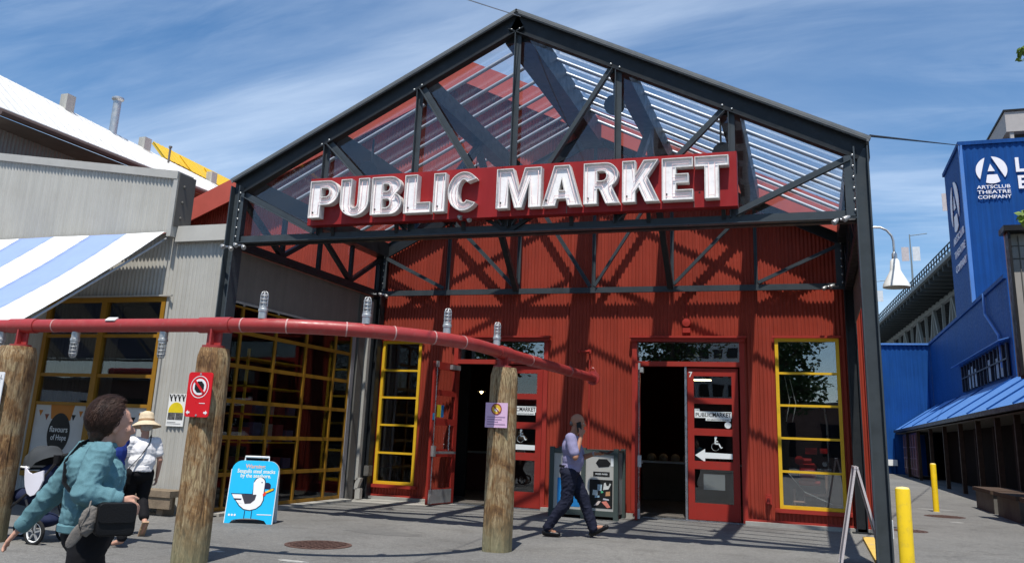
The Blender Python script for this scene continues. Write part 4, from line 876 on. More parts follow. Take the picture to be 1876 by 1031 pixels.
# plates on posts
SR = mat('plate_red', (.62, .015, .022), .35, var=.04); SW = mat('plate_white', (.78, .79, .80), .45, var=.04)
o = thing('no_stopping_plate', 'red plate with a crossed out black octagon on the timber post', 'sign', (-6.60, 8.24, 1.56)); OX, OY = -6.60, 8.275
part('plate', MB().prism(rrect(-.165, .165, 1.565, 2.065, .035), (OX, OY, 0), X, Z, Y, .012), SR, o)
N_ = -Y; q = OY-.0005
ring = lambda r0, r1, cz, k: [MB().prism([(r0*math.cos(a), cz+r0*math.sin(a)), (r1*math.cos(a), cz+r1*math.sin(a)), (r1*math.cos(b), cz+r1*math.sin(b)), (r0*math.cos(b), cz+r0*math.sin(b))], (OX, k, 0), X, Z, N_, .002) for a, b in ((2*math.pi*i/36, 2*math.pi*(i+1)/36) for i in range(36))]
def join(ms):
    m = MB()
    for k in ms: m.add(k.v, k.f)
    return m
part('ring_print', join(ring(.117, .125, 1.90, q)), SW, o)
part('disc_print', MB().prism(arc(0, 1.90, .092, 0, 351, 40), (OX, q, 0), X, Z, N_, .002), SW, o)
part('octagon_print', MB().prism([(.068*math.cos(R(22.5+45*i)), 1.90+.068*math.sin(R(22.5+45*i))) for i in range(8)], (OX, q-.0025, 0), X, Z, N_, .002), INK, o)
part('slash_print', MB().prism([(-.075, 1.955), (-.055, 1.975), (.075, 1.845), (.055, 1.825)], (OX, q-.005, 0), X, Z, N_, .002), SR, o)
for s in (-1, 1): part('arrow_print', MB().prism([(s*.145, 1.615), (s*.12, 1.64), (s*.12, 1.625), (s*.095, 1.625), (s*.095, 1.605), (s*.12, 1.605), (s*.12, 1.59)], (OX, q, 0), X, Z, N_, .002), SW, o)
part('maker_print', MB().prism(rect(.02, .10, 1.715, 1.722), (OX, q, 0), X, Z, N_, .002), SW, o)
for z in (1.585, 2.045): part('bolt', MB().lathe([(.012, 0), (.012, .006)], (OX, q, z), 8, axis=N_), GALV, o)
o = thing('loading_plate', 'white commercial loading plate on the broad timber post', 'sign', (-9.72, 8.16, 1.5)); OX, OY = -9.78, 8.19; q = OY-.0005
part('plate', MB().prism(rrect(-.31, .31, 1.52, 2.02, .02), (OX, OY, 0), X, Z, Y, .01), SW, o)
GREYP = mat('print_dark', (.12, .13, .14), .6, var=0)
for s, z, a in (('COMMERCIAL', 1.935, .48), ('LOADING', 1.875, .34), ('30 MIN MAX', 1.62, .44)): part('plate_lettering', text(s, .07, (OX+(.05 if s != 'LOADING' else .09), q, z), X, Z, .002, .0, 'CENTER', a), GREYP, o)
rg = []
for i in range(30):
    a, b = 2*math.pi*i/30, 2*math.pi*(i+1)/30; rg.append(MB().prism([(.20+r*math.cos(t), 1.77+r*math.sin(t)) for r, t in ((.055, a), (.07, a), (.07, b), (.055, b))], (OX, q, 0), X, Z, N_, .002))
part('ring_print', join(rg), SR, o); part('plate_lettering', text('P', .08, (OX+.20, q, 1.745), X, Z, .002, .01), GREYP, o)
o = thing('pink_notice', 'small pink notice with a yellow no feeding roundel on the post', 'sign', (-4.06, 11.27, 1.6)); OX, OY = -4.075, 11.285; q = OY-.0005
part('plate', MB().prism(rect(-.16, .16, 1.60, 1.93), (OX, OY, 0), X, Z, Y, .006), mat('notice_pink', (.66, .44, .62), .6, var=.04), o)
part('roundel', MB().prism(arc(0, 1.845, .065, 0, 348, 30), (OX, q, 0), X, Z, N_, .002), mat('notice_yellow', (.72, .45, .05), .6), o)
part('roundel_ring', join(ring(.062, .076, 1.845, q-.0022)), mat('notice_red', (.28, .05, .05), .6), o)
part('roundel_slash', MB().prism([(-.05, 1.885), (-.04, 1.895), (.05, 1.805), (.04, 1.795)], (OX, q-.005, 0), X, Z, N_, .002), MATS['notice_red'], o)
part('bird_print', MB().prism([(-.035, 1.83), (-.01, 1.865), (.02, 1.85), (.035, 1.82), (0, 1.81)], (OX, q-.0025, 0), X, Z, N_, .002), SW, o)
for k in range(4): part('notice_line', MB().prism(rect(-.13, .13-.05*(k % 3), 1.735-.032*k, 1.745-.032*k), (OX, q, 0), X, Z, N_, .002), mat('notice_print', (.28, .18, .3), .6), o)

# ---------------------------------------------------------------- sandwich boards
sb = thing('seagull_board', 'blue plastic sandwich board with a drawing of a seagull', 'sandwich board', (-8.42, 12.25, 0))
u = Vector((.93, .37, 0)).normalized(); nn = Vector((u.y, -u.x, 0)); o0 = Vector((-8.46, 12.15, 0)); tl = (Z*.985-nn*.17).normalized()
CY = mat('board_cyan', (.02, .46, .80), .4, var=.03); BP = mat('board_white', (.75, .75, .74), .4)
outl = [(-.37, 0), (-.29, 0), (-.25, .05)]+[(-.2+.4*i/8, .06+.02*math.sin(math.pi*i/8)) for i in range(9)]+[(.25, .05), (.29, 0), (.37, 0), (.37, .80)]+arc(.21, .80, .16, 0, 90, 6)+arc(-.21, .80, .16, 90, 180, 6)
fr = part('front_panel', MB().prism(outl, o0, u, tl, -nn, .03), CY, sb)
tb = (Z*.985+nn*.17).normalized(); part('back_panel', MB().prism(outl, o0-nn*.36, u, tb, -nn, .03), BP, sb)
part('panel_edge', MB().prism([(-.38, 0), (-.37, 0), (-.37, .82), (-.38, .82)], o0-nn*.002, u, tl, -nn, .036).prism([(.37, 0), (.38, 0), (.38, .82), (.37, .82)], o0-nn*.002, u, tl, -nn, .036), BP, sb)
P2 = lambda a, b, k=.0: o0+u*a+tl*b+nn*(.0005+k)
part('handle', MB().tube([P2(-.19, .93, -.03), P2(-.19, 1.02, -.03), P2(.19, 1.02, -.03), P2(.19, .93, -.03)], .017, 8), BP, sb, smooth=True)
OUT = mat('gull_outline', (.014, .016, .05), .5, var=0); GW = mat('gull_white', (.80, .80, .80), .5, var=0); GD = mat('gull_grey', (.045, .045, .06), .5, var=0); GY = mat('gull_yellow', (.80, .48, .02), .5, var=0); GR = mat('gull_red', (.7, .05, .03), .5, var=0)
bodyo = [(-.06, .44), (-.02, .55)]+arc(.105, .63, .10, 180, 0, 12)+[(.205, .45), (.20, .36), (.15, .26), (.06, .20), (-.05, .185), (-.16, .21), (-.24, .29), (-.30, .36), (-.10, .43)]
def dr(nm, poly, mt_, k): part(nm, MB().prism(poly, P2(0, 0, k), u, tl, nn, .0015), mt_, fr)
bodyo = [(.005, .45), (.005, .62)]+arc(.10, .62, .095, 180, 0, 12)+[(.195, .45), (.20, .36), (.17, .28), (.10, .22), (0, .19), (-.10, .205), (-.18, .26), (-.33, .45)]
dr('gull_outline', bodyo, OUT, 0); dr('gull_body', offset(bodyo, .014), GW, .002)
dr('gull_wing', [(-.16, .435), (.075, .44), (.06, .36), (.0, .305), (-.09, .295)], GD, .004)
dr('gull_feather', [(-.31, .435), (-.18, .43), (-.15, .375), (-.27, .375)], GW, .004); dr('gull_feather', [(-.24, .35), (-.15, .35), (-.12, .305), (-.20, .305)], GW, .004)
dr('gull_feather_line', [(-.28, .375), (-.15, .372), (-.155, .352), (-.25, .352)], OUT, .0045)
dr('gull_nape', arc(.22, .565, .065, 20, 160, 8)+[(.16, .53), (.28, .53)], OUT, .001)
dr('gull_beak', [(.195, .48), (.30, .545), (.345, .55), (.335, .51), (.22, .455)], OUT, .003); dr('gull_beak', [(.20, .487), (.30, .537), (.332, .54), (.328, .518), (.22, .468)], GY, .005); dr('gull_beak_spot', [(.17, .45), (.20, .49), (.225, .46), (.21, .43), (.18, .42)], GR, .006)
dr('gull_eye', arc(.135, .63, .010, 0, 330, 8), OUT, .005)
for a in (-.08, .03): dr('gull_leg', rect(a, a+.012, .075, .195), OUT, .001)
CREAM = mat('board_cream', (.80, .78, .66), .5, var=0); PEACH = mat('board_peach', (.78, .42, .26), .5, var=0)
part('board_lettering', text('Warning:', .085, P2(0, .845), u, tl, .0015, .02), PEACH, fr); part('board_lettering', text('Seagulls steal snacks', .085, P2(.02, .77), u, tl, .0015, .016, 'CENTER', .60), CREAM, fr); part('board_lettering', text('by the seashore.', .085, P2(.02, .70), u, tl, .0015, .016, 'CENTER', .48), CREAM, fr)
for k in range(3): dr('board_badge', arc(-.31+.045*k, .125, .017, 0, 330, 8), GW, .001)
dr('board_footer', rect(.12, .35, .135, .147), GW, .001)
o = thing('metal_a_board', 'plain white metal sandwich board seen edge on beside the canopy post', 'sandwich board', (.55, 12.95, 0))
WM = mat('a_board_frame', (.66, .60, .60), .3, metal=.3, var=.08); DKP = mat('a_board_panel', (.30, .30, .32), .5, var=.1)
ap = Vector((.52, 12.95, 1.27))
for s, bx in ((-1, .27), (1, .83)):
    dvec = Vector((bx-ap.x, 0, -1.25))
    for yy in (12.55, 13.35): part('leg', MB().beam((ap.x+s*.012, yy, 1.27), (bx, yy+(.0), 0.0), .028, .03, up=Y), WM, o)
    part('panel', MB().add([(ap.x+s*.02, 12.58, 1.25), (ap.x+s*.02, 13.32, 1.25), (bx-s*.01, 13.32, .10), (bx-s*.01, 12.58, .10), (ap.x+s*.012, 12.58, 1.25), (ap.x+s*.012, 13.32, 1.25), (bx-s*.018, 13.32, .10), (bx-s*.018, 12.58, .10)], [(0, 1, 2, 3), (7, 6, 5, 4), (0, 4, 5, 1), (1, 5, 6, 2), (2, 6, 7, 3), (3, 7, 4, 0)]), DKP, o)
    part('top_rail', MB().beam((ap.x+s*.012, 12.53, 1.27), (ap.x+s*.012, 13.37, 1.27), .03, .03), WM, o)
# ---------------------------------------------------------------- bollards
def boll(x, y, h, r, label):
    o = thing('bollard', label, 'bollard', (x, y, 0), 'yellow steel bollards'); part('tube', MB().lathe([(r, 0), (r, h-.02), (r*.96, h-.008)], (x, y, 0), 24), YELB, o, smooth=True); part('cap', MB().lathe([(r*.955, h-.01), (r*.8, h+.01), (.01, h+.018)], (x, y, 0), 24), mat('bollard_cap', (.85, .66, .25), .5), o, smooth=True); part('collar', MB().lathe([(r*1.25, 0), (r*1.2, .012)], (x, y, 0), 20), CONC, o)
boll(1.03, 12.2, 1.06, .088, 'thick yellow bollard hard against the dark canopy post'); boll(2.99, 26.1, 1.22, .075, 'slim yellow bollard standing alone in the middle of the alley')
# ---------------------------------------------------------------- double recycling bin
BG = mat('bin_green', (.06, .078, .072), .45, var=.1); BGREY = mat('bin_grey', (.42, .41, .38), .5, var=.06)
rb = thing('recycling_bin', 'double recycling bin with dark green frame and grey panels', 'bin', (-4.3, 17.45, 0)); y0, y1 = 17.1, 17.8
bx = [-4.95, -4.30, -3.65]
for x in bx: part('frame_post', MB().box(x-.045, x+.045, y0-.03, y0+.06, 0, 1.33), BG, rb)
for x in (bx[0], bx[2]): part('frame_post', MB().box(x-.045, x+.045, y1-.06, y1+.03, 0, 1.33), BG, rb)
for i in range(2):
    a, b = bx[i]+.045, bx[i+1]-.045
    part('frame_rail', MB().box(a, b, y0-.02, y0+.05, 1.21, 1.29), BG, rb); part('frame_rail', MB().box(a, b, y0-.02, y0+.05, .06, .16), BG, rb); p_ = part('door_panel', MB().box(a, b, y0, y0+.02, .16, 1.21), BGREY, rb); yy = y0-.001
    part('chute', MB().prism([(a+.20, 1.05), (a+.26, 1.13), (a+.42, 1.13), (a+.50, 1.05), (a+.46, .99), (a+.26, .97)], (0, yy, 0), X, Z, -Y, .004), BLACK, p_)
    part('slot_label', MB().prism(rect(a+.15, a+.48, .80, .89), (0, yy, 0), X, Z, -Y, .003), INK, p_); part('slot_lettering', text('MIXED PAPER' if i else 'CONTAINERS', .04, (a+.315, yy-.0032, .832), X, Z, .001, .01), WHT, p_)
    part('small_label', MB().prism(rect(a+.50, a+.61, 1.0, 1.15), (0, yy, 0), X, Z, -Y, .003), WHT, p_)
    if i:
        part('decal', MB().prism(rect(a+.08, a+.54, .21, .74), (0, yy, 0), X, Z, -Y, .003), INK, p_)
        for k, (c, pts) in enumerate((((.55, .55, .52), [(.31, .56), (.42, .58), (.47, .68), (.44, .69), (.42, .64), (.38, .64), (.36, .70), (.33, .69)]), ((.35, .45, .5), [(.20, .55), (.28, .54), (.29, .66), (.20, .66)]), ((.5, .56, .56), [(.10, .46), (.20, .45), (.21, .55), (.11, .56)]), ((.3, .45, .55), [(.15, .41), (.24, .42), (.24, .455), (.15, .45)]), ((.5, .25, .12), [(.36, .45), (.45, .46), (.45, .54), (.37, .53)]), ((.08, .4, .2), [(.27, .50), (.32, .51), (.31, .54), (.27, .54)]), ((.6, .5, .45), [(.13, .26), (.22, .28), (.27, .35), (.22, .355)]), ((.62, .2, .15), [(.28, .34), (.38, .36), (.46, .25), (.40, .23)]), ((.5, .5, .55), [(.31, .38), (.43, .37), (.43, .395), (.32, .41)]))):
            part('decal_item', MB().prism([(a+.04+q_[0], q_[1]-.01) for q_ in pts], (0, yy-.0035, 0), X, Z, -Y, .002), mat('decal%d' % k, c, .5, var=.25, vscale=25), p_)
    else:
        part('decal', MB().prism(rect(a+.08, a+.54, .21, .74), (0, yy, 0), X, Z, -Y, .003), mat('decal_blue', (.02, .20, .50), .5), p_)
        part('decal_item', MB().prism(arc(a+.30, .33, .08, 0, 340, 16), (0, yy-.0035, 0), X, Z, -Y, .002), WHT, p_)
for s, x in ((-1, bx[0]+.02), (1, bx[2]-.02)): part('side_panel', MB().box(x-.01, x+.01, y0+.061, y1-.061, .08, 1.26), BGREY, rb)
part('top', MB().box(bx[0]-.03, bx[2]+.03, y0+.061, y1, 1.262, 1.30), BG, rb); part('back_panel', MB().box(bx[0]+.05, bx[2]-.05, y1-.02, y1, .05, 1.26), BGREY, rb)
# ---------------------------------------------------------------- gooseneck lamps on the alley side, overhead wires
def goose(x, y, z, s, label):
    o = thing('gooseneck_lamp', label, 'lamp', (x-.55*s, y, z), 'white gooseneck lamps along the alley wall'); pts = [Vector((x-1.0*s, y, z+.72*s)), Vector((x-.55*s, y, z+.76*s))]+[Vector((x-.3*s+.3*s*math.cos(R(a)), y, z+.44*s+.32*s*math.sin(R(a)))) for a in (100, 75, 50, 25, 5)]+[Vector((x, y, z+.16*s))]
    part('arm', MB().tube(pts, .022*s, 8), GALV, o, smooth=True); part('socket', MB().lathe([(.03*s, .24*s), (.05*s, .20*s), (.05*s, .08*s)], (x, y, z), 12), GALV, o, smooth=True)
    part('lamp_shade', MB().lathe([(.06*s, .10*s), (.085*s, .06*s), (.10*s, -.12*s), (.12*s, -.17*s), (.24*s, -.40*s), (.25*s, -.46*s)], (x, y, z), 24, caps=False), WHITE, o, smooth=True); part('reflector', MB().lathe([(.05*s, -.1*s), (.24*s, -.455*s)], (x, y, z), 24, caps=False), mat('lamp_inside', (.5, .49, .44), .6), o, smooth=True)
goose(1.66, 18.0, 5.05, 1, 'white bell lamp on a curved arm beside the canopy post'); goose(1.62, 28.6, 4.55, 1, 'white bell lamp farther along the alley behind the red corner')
WIRE = mat('wire_black', (.02, .02, .02), .6)
solo('overhead_wire', MB().tube([(-4.35, 12.4, 8.32), (-4.3, 11, 7.75), (-4.14, 9, 6.9), (-3.6, 2, 5.5)], .008, 5), mat('wire_grey', (.4, .4, .4), .5), 'thin grey wire running from the canopy ridge towards the street', 'wire', (-4.35, 12.4, 8.32))
solo('overhead_wire', MB().tube([(.95, 12.6, 5.86), (8.05, 48.5, 17.4)], .02, 5), WIRE, 'thin dark wire from the canopy eave across to the blue tower', 'wire', (.95, 12.6, 5.86))
# ---------------------------------------------------------------- blue theatre across the alley
th = thing('blue_theatre', 'deep blue corrugated theatre with a tall stage tower and white logo', 'building', (12, 50, 0))
def bseg(nm, o, u, n, w_, z0, z1, p=.3, a=.022): part(nm, MB().corr(o, u, n, w_, z0, z1, p, a, 4), BLUE, th)
bseg('side_wall', (8, 66.5, 0), -Y, -X, 26, 0, 8.9, a=.0015); bseg('tower_side_wall', (8, 54.1, 0), -Y, -X, 5.68, 8.9, 17.35, a=.0015)
bseg('tower_front_wall', (8.02, 48.4, 0), X, -Y, 15, 8.9, 17.35); bseg('far_wall', (-2, 66.55, 0), X, -Y, 10, 0, 8.8)
part('far_wall_cap', MB().box(-2, 8, 66.4, 66.7, 8.8, 8.92), BLUER, th)
part('tower_roof', MB().box(7.9, 23.1, 48.3, 54.2, 17.35, 17.55), BLUE, th); part('tower_corner', MB().box(7.93, 8.10, 48.30, 48.5, 8.9, 17.35), BLUER, th)
part('lower_roof', MB().box(7.9, 24, 40.5, 66.6, 8.78, 8.95), BLUE, th); part('front_end_wall', MB().box(8, 24, 40.4, 40.5, 0, 8.78), BLUE, th)
part('rain_pipe', MB().tube([(7.9, 45.2, 8.9), (7.9, 45.2, 7.9), (7.9, 42.6, 6.6), (7.9, 42.4, 5.2)], .06, 8), BLUER, th, smooth=True)
# upper strip window
wz0, wz1 = 4.78, 6.15
wo = part('strip_window', MB().box(7.93, 7.97, 41.2, 53.2, wz0, wz1), mat('strip_glass', (.01, .012, .016), .08, var=0), th)
part('window_hood', MB().add([(7.55, 40.8, 6.22), (7.55, 54.6, 6.22), (7.96, 54.6, 6.34), (7.96, 40.8, 6.34), (7.55, 40.8, 6.19), (7.55, 54.6, 6.19), (7.96, 54.6, 6.31), (7.96, 40.8, 6.31)], [(0, 3, 2, 1), (4, 5, 6, 7), (0, 1, 5, 4), (1, 2, 6, 5), (2, 3, 7, 6), (3, 0, 4, 7)]), BLUER, th)
for k in range(14): part('mullion', MB().box(7.86, 7.928, 41.2+.92*k-.05, 41.2+.92*k+.05, wz0, wz1), mat('mullion_dark', (.03, .035, .05), .5), wo)
part('window_rail', MB().box(7.84, 7.858, 41.2, 53.2, 5.45, 5.52), MATS['mullion_dark'], wo)
for k in (1, 2, 4, 8, 9, 10): part('blind', MB().box(7.90, 7.927, 41.35+.92*k, 41.95+.92*k, wz0+.05, wz1-.25-.1*(k % 3)), mat('blind', (.22, .28, .36), .6), wo)
# lean-to roof and dark shop front below
v = [Vector((8.0, 66.4, 4.66)), Vector((8.0, 20, 4.66)), Vector((5.38, 20, 2.92)), Vector((5.38, 66.4, 2.92))]; dv = Vector((0, 0, -.10))
part('lean_to_roof', MB().add(v+[q+dv for q in v], [(3, 2, 1, 0), (4, 5, 6, 7), (2, 3, 7, 6), (0, 1, 5, 4), (1, 2, 6, 5), (3, 0, 4, 7)]), BLUER, th)
for y in (62, 55, 48, 41, 36, 32, 28): part('roof_seam', MB().beam((8, y, 4.69), (5.38, y, 2.95), .07, .05), BLUE, th)
part('gutter', MB().box(5.28, 5.379, 20, 66.3, 2.74, 2.90), mat('gutter_dark', (.05, .045, .05), .5), th)
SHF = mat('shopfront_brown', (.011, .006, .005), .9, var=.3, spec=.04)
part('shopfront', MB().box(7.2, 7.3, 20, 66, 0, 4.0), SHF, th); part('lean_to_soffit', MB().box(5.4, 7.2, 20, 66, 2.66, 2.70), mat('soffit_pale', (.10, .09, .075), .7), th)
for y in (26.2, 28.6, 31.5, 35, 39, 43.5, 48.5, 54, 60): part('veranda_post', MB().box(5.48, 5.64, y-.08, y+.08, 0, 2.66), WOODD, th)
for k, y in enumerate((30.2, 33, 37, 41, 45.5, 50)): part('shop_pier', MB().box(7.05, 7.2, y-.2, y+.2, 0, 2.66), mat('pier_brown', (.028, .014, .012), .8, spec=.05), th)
gd = part('glazed_door', MB().box(5.66, 5.70, 56, 64, .1, 2.6), mat('door_maroon', (.07, .012, .014), .4), th)
for k in range(6): part('door_bar', MB().box(5.60, 5.655, 56.4+1.4*k, 56.5+1.4*k, .2, 2.5), mat('bar_pink', (.30, .18, .2), .5), gd)
for z in (.5, 1.1, 1.75): part('door_bar', MB().box(5.615, 5.65, 56.2, 63.9, z, z+.07), MATS['bar_pink'], gd)
part('end_wall', MB().box(5.4, 8, 66.3, 66.42, 0, 3.0), BLUE, th); part('far_plinth', MB().box(3.6, 5.4, 66.2, 66.4, .55, .95), WHITE, th)
# logo on two faces
def clip(poly, a, b, c):
    o = []
    for i in range(len(poly)):
        p, q = poly[i-1], poly[i]; dp, dq = a*p[0]+b*p[1]-c, a*q[0]+b*q[1]-c
        if (dp <= 0) != (dq <= 0): t = dp/(dp-dq); o.append((p[0]+t*(q[0]-p[0]), p[1]+t*(q[1]-p[1])))
        if dq <= 0: o.append(q)
    return o
disc = [(math.cos(R(4*i)), math.sin(R(4*i))) for i in range(90)]
LG = mat('logo_white', (.80, .80, .82), .5, var=.02)
def logo(o, u, v, n, r, par):
    pcs = [clip(disc, 1, -.25, -.6025), clip(disc, -1, -.49, -.532)]
    tri = [(-.25, -.09), (.21, -.09), (-.05, .46)]; trap = clip(clip(clip(disc, 0, 1, -.34), -1, .2, .232), 1, .3, .238)
    for p in pcs+[tri, trap]:
        if len(p) > 2: part('logo', MB().prism([(a*r, b*r) for a, b in p], o, u, v, n, .03), LG, par)
logo(Vector((9.38, 48.36, 15.9)), X, Z, -Y, .73, th)
for k, s_ in enumerate(('ARTSCLUB', 'THEATRE', 'COMPANY')): part('lettering', text(s_, .26, (9.40, 48.34, 14.90-.27*k), X, Z, .03, .012, 'CENTER', 1.55), LG, th)
part('lettering', text('LI', 1.05, (10.45, 48.34, 15.75), X, Z, .03, .03, 'LEFT'), LG, th); part('lettering', text('EF', .95, (10.50, 48.34, 14.85), X, Z, .03, .03, 'LEFT'), LG, th)
LGS = LG
logo(Vector((7.96, 51.1, 14.7)), -Y, Z, -X, 1.38, th)
for k, s_ in enumerate(('ARTSCLUB', 'THEATRE', 'COMPANY')): part('lettering', text(s_, .55, (7.95, 50.6, 12.75-.78*k), -Y, Z, .03, .0, 'CENTER', 3.5), LG, th)
# penthouse behind the tower
ph = thing('concrete_tower_block', 'pale concrete top storey showing above the blue stage tower', 'building', (19, 74, 0)); CP = mat('concrete_pale', (.40, .375, .36), .8, var=.06)
part('core', MB().box(15.4, 28, 70.8, 80, 0, 25.2), mat('recess_dark', (.06, .06, .065), .6), ph); part('parapet', MB().box(14.85, 28, 70, 80, 25.3, 26.9), CP, ph); part('roof_edge', MB().box(14.75, 28, 69.9, 80.1, 26.9, 27.05), BLACK, ph)
for x in (15.1, 17.2): part('column', MB().box(x, x+.25, 70.1, 70.4, 20, 25.3), CP, ph)
part('rail', MB().box(16.5, 28, 70.3, 70.4, 23.6, 24.6), BLUER, ph)
# glazed display case on the near right
dc = thing('display_case', 'tall pale framed display case with a dark hood by the planters', 'display case', (5.4, 22.2, 0)); DCF = mat('case_frame', (.33, .31, .29), .55, var=.06)
part('hood', MB().box(4.38, 7, 21.9, 22.5, 6.55, 6.68), BLACK, dc); part('case_back', MB().box(4.46, 7, 22.3, 22.4, 3.25, 6.55), DCF, dc); part('case_glass', MB().box(4.85, 7, 22.0, 22.01, 3.45, 6.2), glass('case_glass', (.55, .6, .65), .25), dc)
part('case_stile', MB().box(4.46, 4.52, 21.98, 22.3, 3.25, 6.55), BLACK, dc); part('case_sill', MB().box(4.5, 7, 21.95, 22.3, 3.2, 3.3), BLACK, dc)
for z in (5.95, 6.25): part('case_bar', MB().box(4.53, 7, 22.28, 22.3, z, z+.02), GREYD, dc)
for x in (4.72,): part('case_bar', MB().box(x, x+.02, 22.27, 22.29, 3.3, 6.5), GREYD, dc)
part('post', MB().box(5.9, 6.1, 22.35, 22.5, 0, 3.3), BLACK, dc)
# planters with shrubs
LEAFD = mat('leaf_dark', (.035, .075, .022), .6, var=.4, vscale=8); LEAFL = mat('leaf_bright', (.13, .20, .035), .5, var=.35, vscale=9); BARK = mat('bark', (.09, .07, .05), .85, var=.3, vscale=6, bump=.4)
def leaves(m, c, rad, n, size, rng):
    for _ in range(n):
        while True:
            p = Vector((rng.uniform(-1, 1), rng.uniform(-1, 1), rng.uniform(-1, 1)))
            if p.length <= 1: break
        p = Vector(c)+Vector((p.x*rad[0], p.y*rad[1], p.z*rad[2])); a = Vector((rng.gauss(0, 1), rng.gauss(0, 1), rng.gauss(0, .5))).normalized(); b = a.cross(Vector((rng.gauss(0, 1), rng.gauss(0, 1), rng.gauss(0, 1)))).normalized(); s = size*rng.uniform(.6, 1.3); up = a.cross(b)
        m.add([p-a*s, p-a*.2*s+b*.55*s+up*.1*s, p+a*s, p-a*.2*s-b*.55*s+up*.1*s, ], [(0, 1, 2), (0, 2, 3)])
for k, (y0, y1) in enumerate(((26.6, 29.4), (23.5, 26.2), (20.2, 23.1))):
    lb = ('concrete planter with timber rim at the far end of the planter row', 'concrete planter with timber rim in the middle of the planter row', 'concrete planter with timber rim under the display case')[k]
    o = thing('planter', lb, 'planter', (4.8, (y0+y1)/2, 0), 'concrete planters along the theatre'); part('box', MB().box(4.45, 5.2, y0+.05, y1-.05, 0, .50), mat('planter_concrete_shaded', (.13, .125, .115), .85, var=.2), o); part('rim', MB().box(4.38, 5.26, y0, y1, .50, .60), mat('planter_timber_shaded', (.075, .05, .036), .8, var=.3, vscale=6), o)  # concrete and rim colours darkened, standing in for shade over the planters
    part('soil', MB().box(4.5, 5.15, y0+.1, y1-.1, .505, .56), DARK, o)
# ---------------------------------------------------------------- high road bridge behind
br = thing('road_bridge', 'high grey steel truss road bridge passing behind the theatre', 'bridge', (16, 130, 0)); BRG = mat('bridge_grey', (.055, .068, .075), .7, var=.15, vscale=.1); BRL = mat('bridge_light', (.20, .23, .24), .6, var=.1, vscale=.2)
A, B_ = Vector((10.2, 200, 24.2)), Vector((17.5, 84, 24.2)); dn = (B_-A).normalized(); sd_ = Vector((-dn.y, dn.x, 0)); sd_ = sd_ if sd_.x > 0 else -sd_
def bp(t, s, z): return Vector((*(A.lerp(B_, t)+sd_*s).to_2d(), z))
part('deck', MB().add([bp(0, 0, 23.4), bp(1, 0, 23.4), bp(1, 22, 23.4), bp(0, 22, 23.4), bp(0, 0, 24.3), bp(1, 0, 24.3), bp(1, 22, 24.3), bp(0, 22, 24.3)], [(0, 1, 2, 3), (7, 6, 5, 4), (0, 4, 5, 1), (1, 5, 6, 2), (3, 7, 4, 0), (2, 6, 7, 3)]), BRG, br)
part('edge_beam', MB().beam(bp(0, -.1, 23.8), bp(1, -.1, 23.8), .3, .5), BRL, br)
for z in (24.9, 25.5): part('railing', MB().beam(bp(0, .2, z), bp(1, .2, z), .12, .10), BRG, br)
for i in range(70): part('baluster', MB().beam(bp(i/70, .2, 24.3), bp(i/70, .2, 25.5), .35, .12), BRG, br)
for i in range(40): part('floor_beam', MB().beam(bp(i/40, 0, 23.1), bp(i/40, 22, 23.1), .35, .7), BRG, br)
NB = 18
for s in (4.2, 18):
    part('truss_chord', MB().beam(bp(0, s, 22.6), bp(1, s, 22.6), .6, .7), BRL, br); part('truss_chord', MB().beam(bp(0, s, 12.5), bp(1, s, 12.5), .6, .7), BRL, br)
    for i in range(NB):
        t0, t1 = i/NB, (i+1)/NB; part('truss_vertical', MB().beam(bp(t0, s, 12.5), bp(t0, s, 22.6), .4, .4), BRL, br)
        a, b = (22.6, 12.5) if i % 2 else (12.5, 22.6); part('truss_diagonal', MB().beam(bp(t0, s, a), bp(t1, s, b), .4, .45), BRL, br)
for t in (.12, .6): part('pier', MB().beam(bp(t, 11, 0), bp(t, 11, 23), 12, 3), CONC, br)
for k, (t, lb) in enumerate(((.22, 'far street lamp with banners on the bridge'), (.55, 'middle street lamp with banners on the bridge'), (.80, 'street lamp with banners on the bridge nearest the blue tower'))):
    p = bp(t, .6, 24.3); o = thing('street_lamp', lb, 'street lamp', p, 'street lamps on the bridge'); part('pole', MB().tube([p, p+Z*8.5], [.16, .08], 8), BRL, o); part('arm', MB().tube([p+Z*8.3, p+Z*8.6+sd_*2.4], .06, 6), BRL, o)
    for s in (-1, 1): part('banner', MB().beam(p+Z*4.5+X*s*.75, p+Z*6.6+X*s*.75, 1.0, .05, up=Y), mat('banner_cloth%d' % (s > 0), (.5, .45, .45) if s < 0 else (.62, .64, .66), .7), o)
# parked vehicles glimpsed at the end of the alley
o = thing('parked_truck', 'white and blue box truck parked at the far end of the alley', 'truck', (2.6, 58, 0))
part('cab', MB().box(1.9, 3.7, 56.6, 58.0, .5, 2.2), WHITE, o); part('cargo_box', MB().box(1.8, 3.9, 58.05, 63, .6, 3.2), mat('truck_blue', (.05, .12, .4), .5), o); part('windscreen', MB().box(2.0, 3.6, 56.56, 56.6, 1.3, 2.0), MATS['strip_glass'], o); part('bumper', MB().box(1.9, 3.7, 56.45, 56.59, .4, .65), GALV, o)
for x in (2.0, 3.5):
    for y in (57.2, 61.5): part('wheel', MB().lathe([(.4, -.12), (.4, .12)], (x, y, .4), 16, axis=X), RUBBER, o)

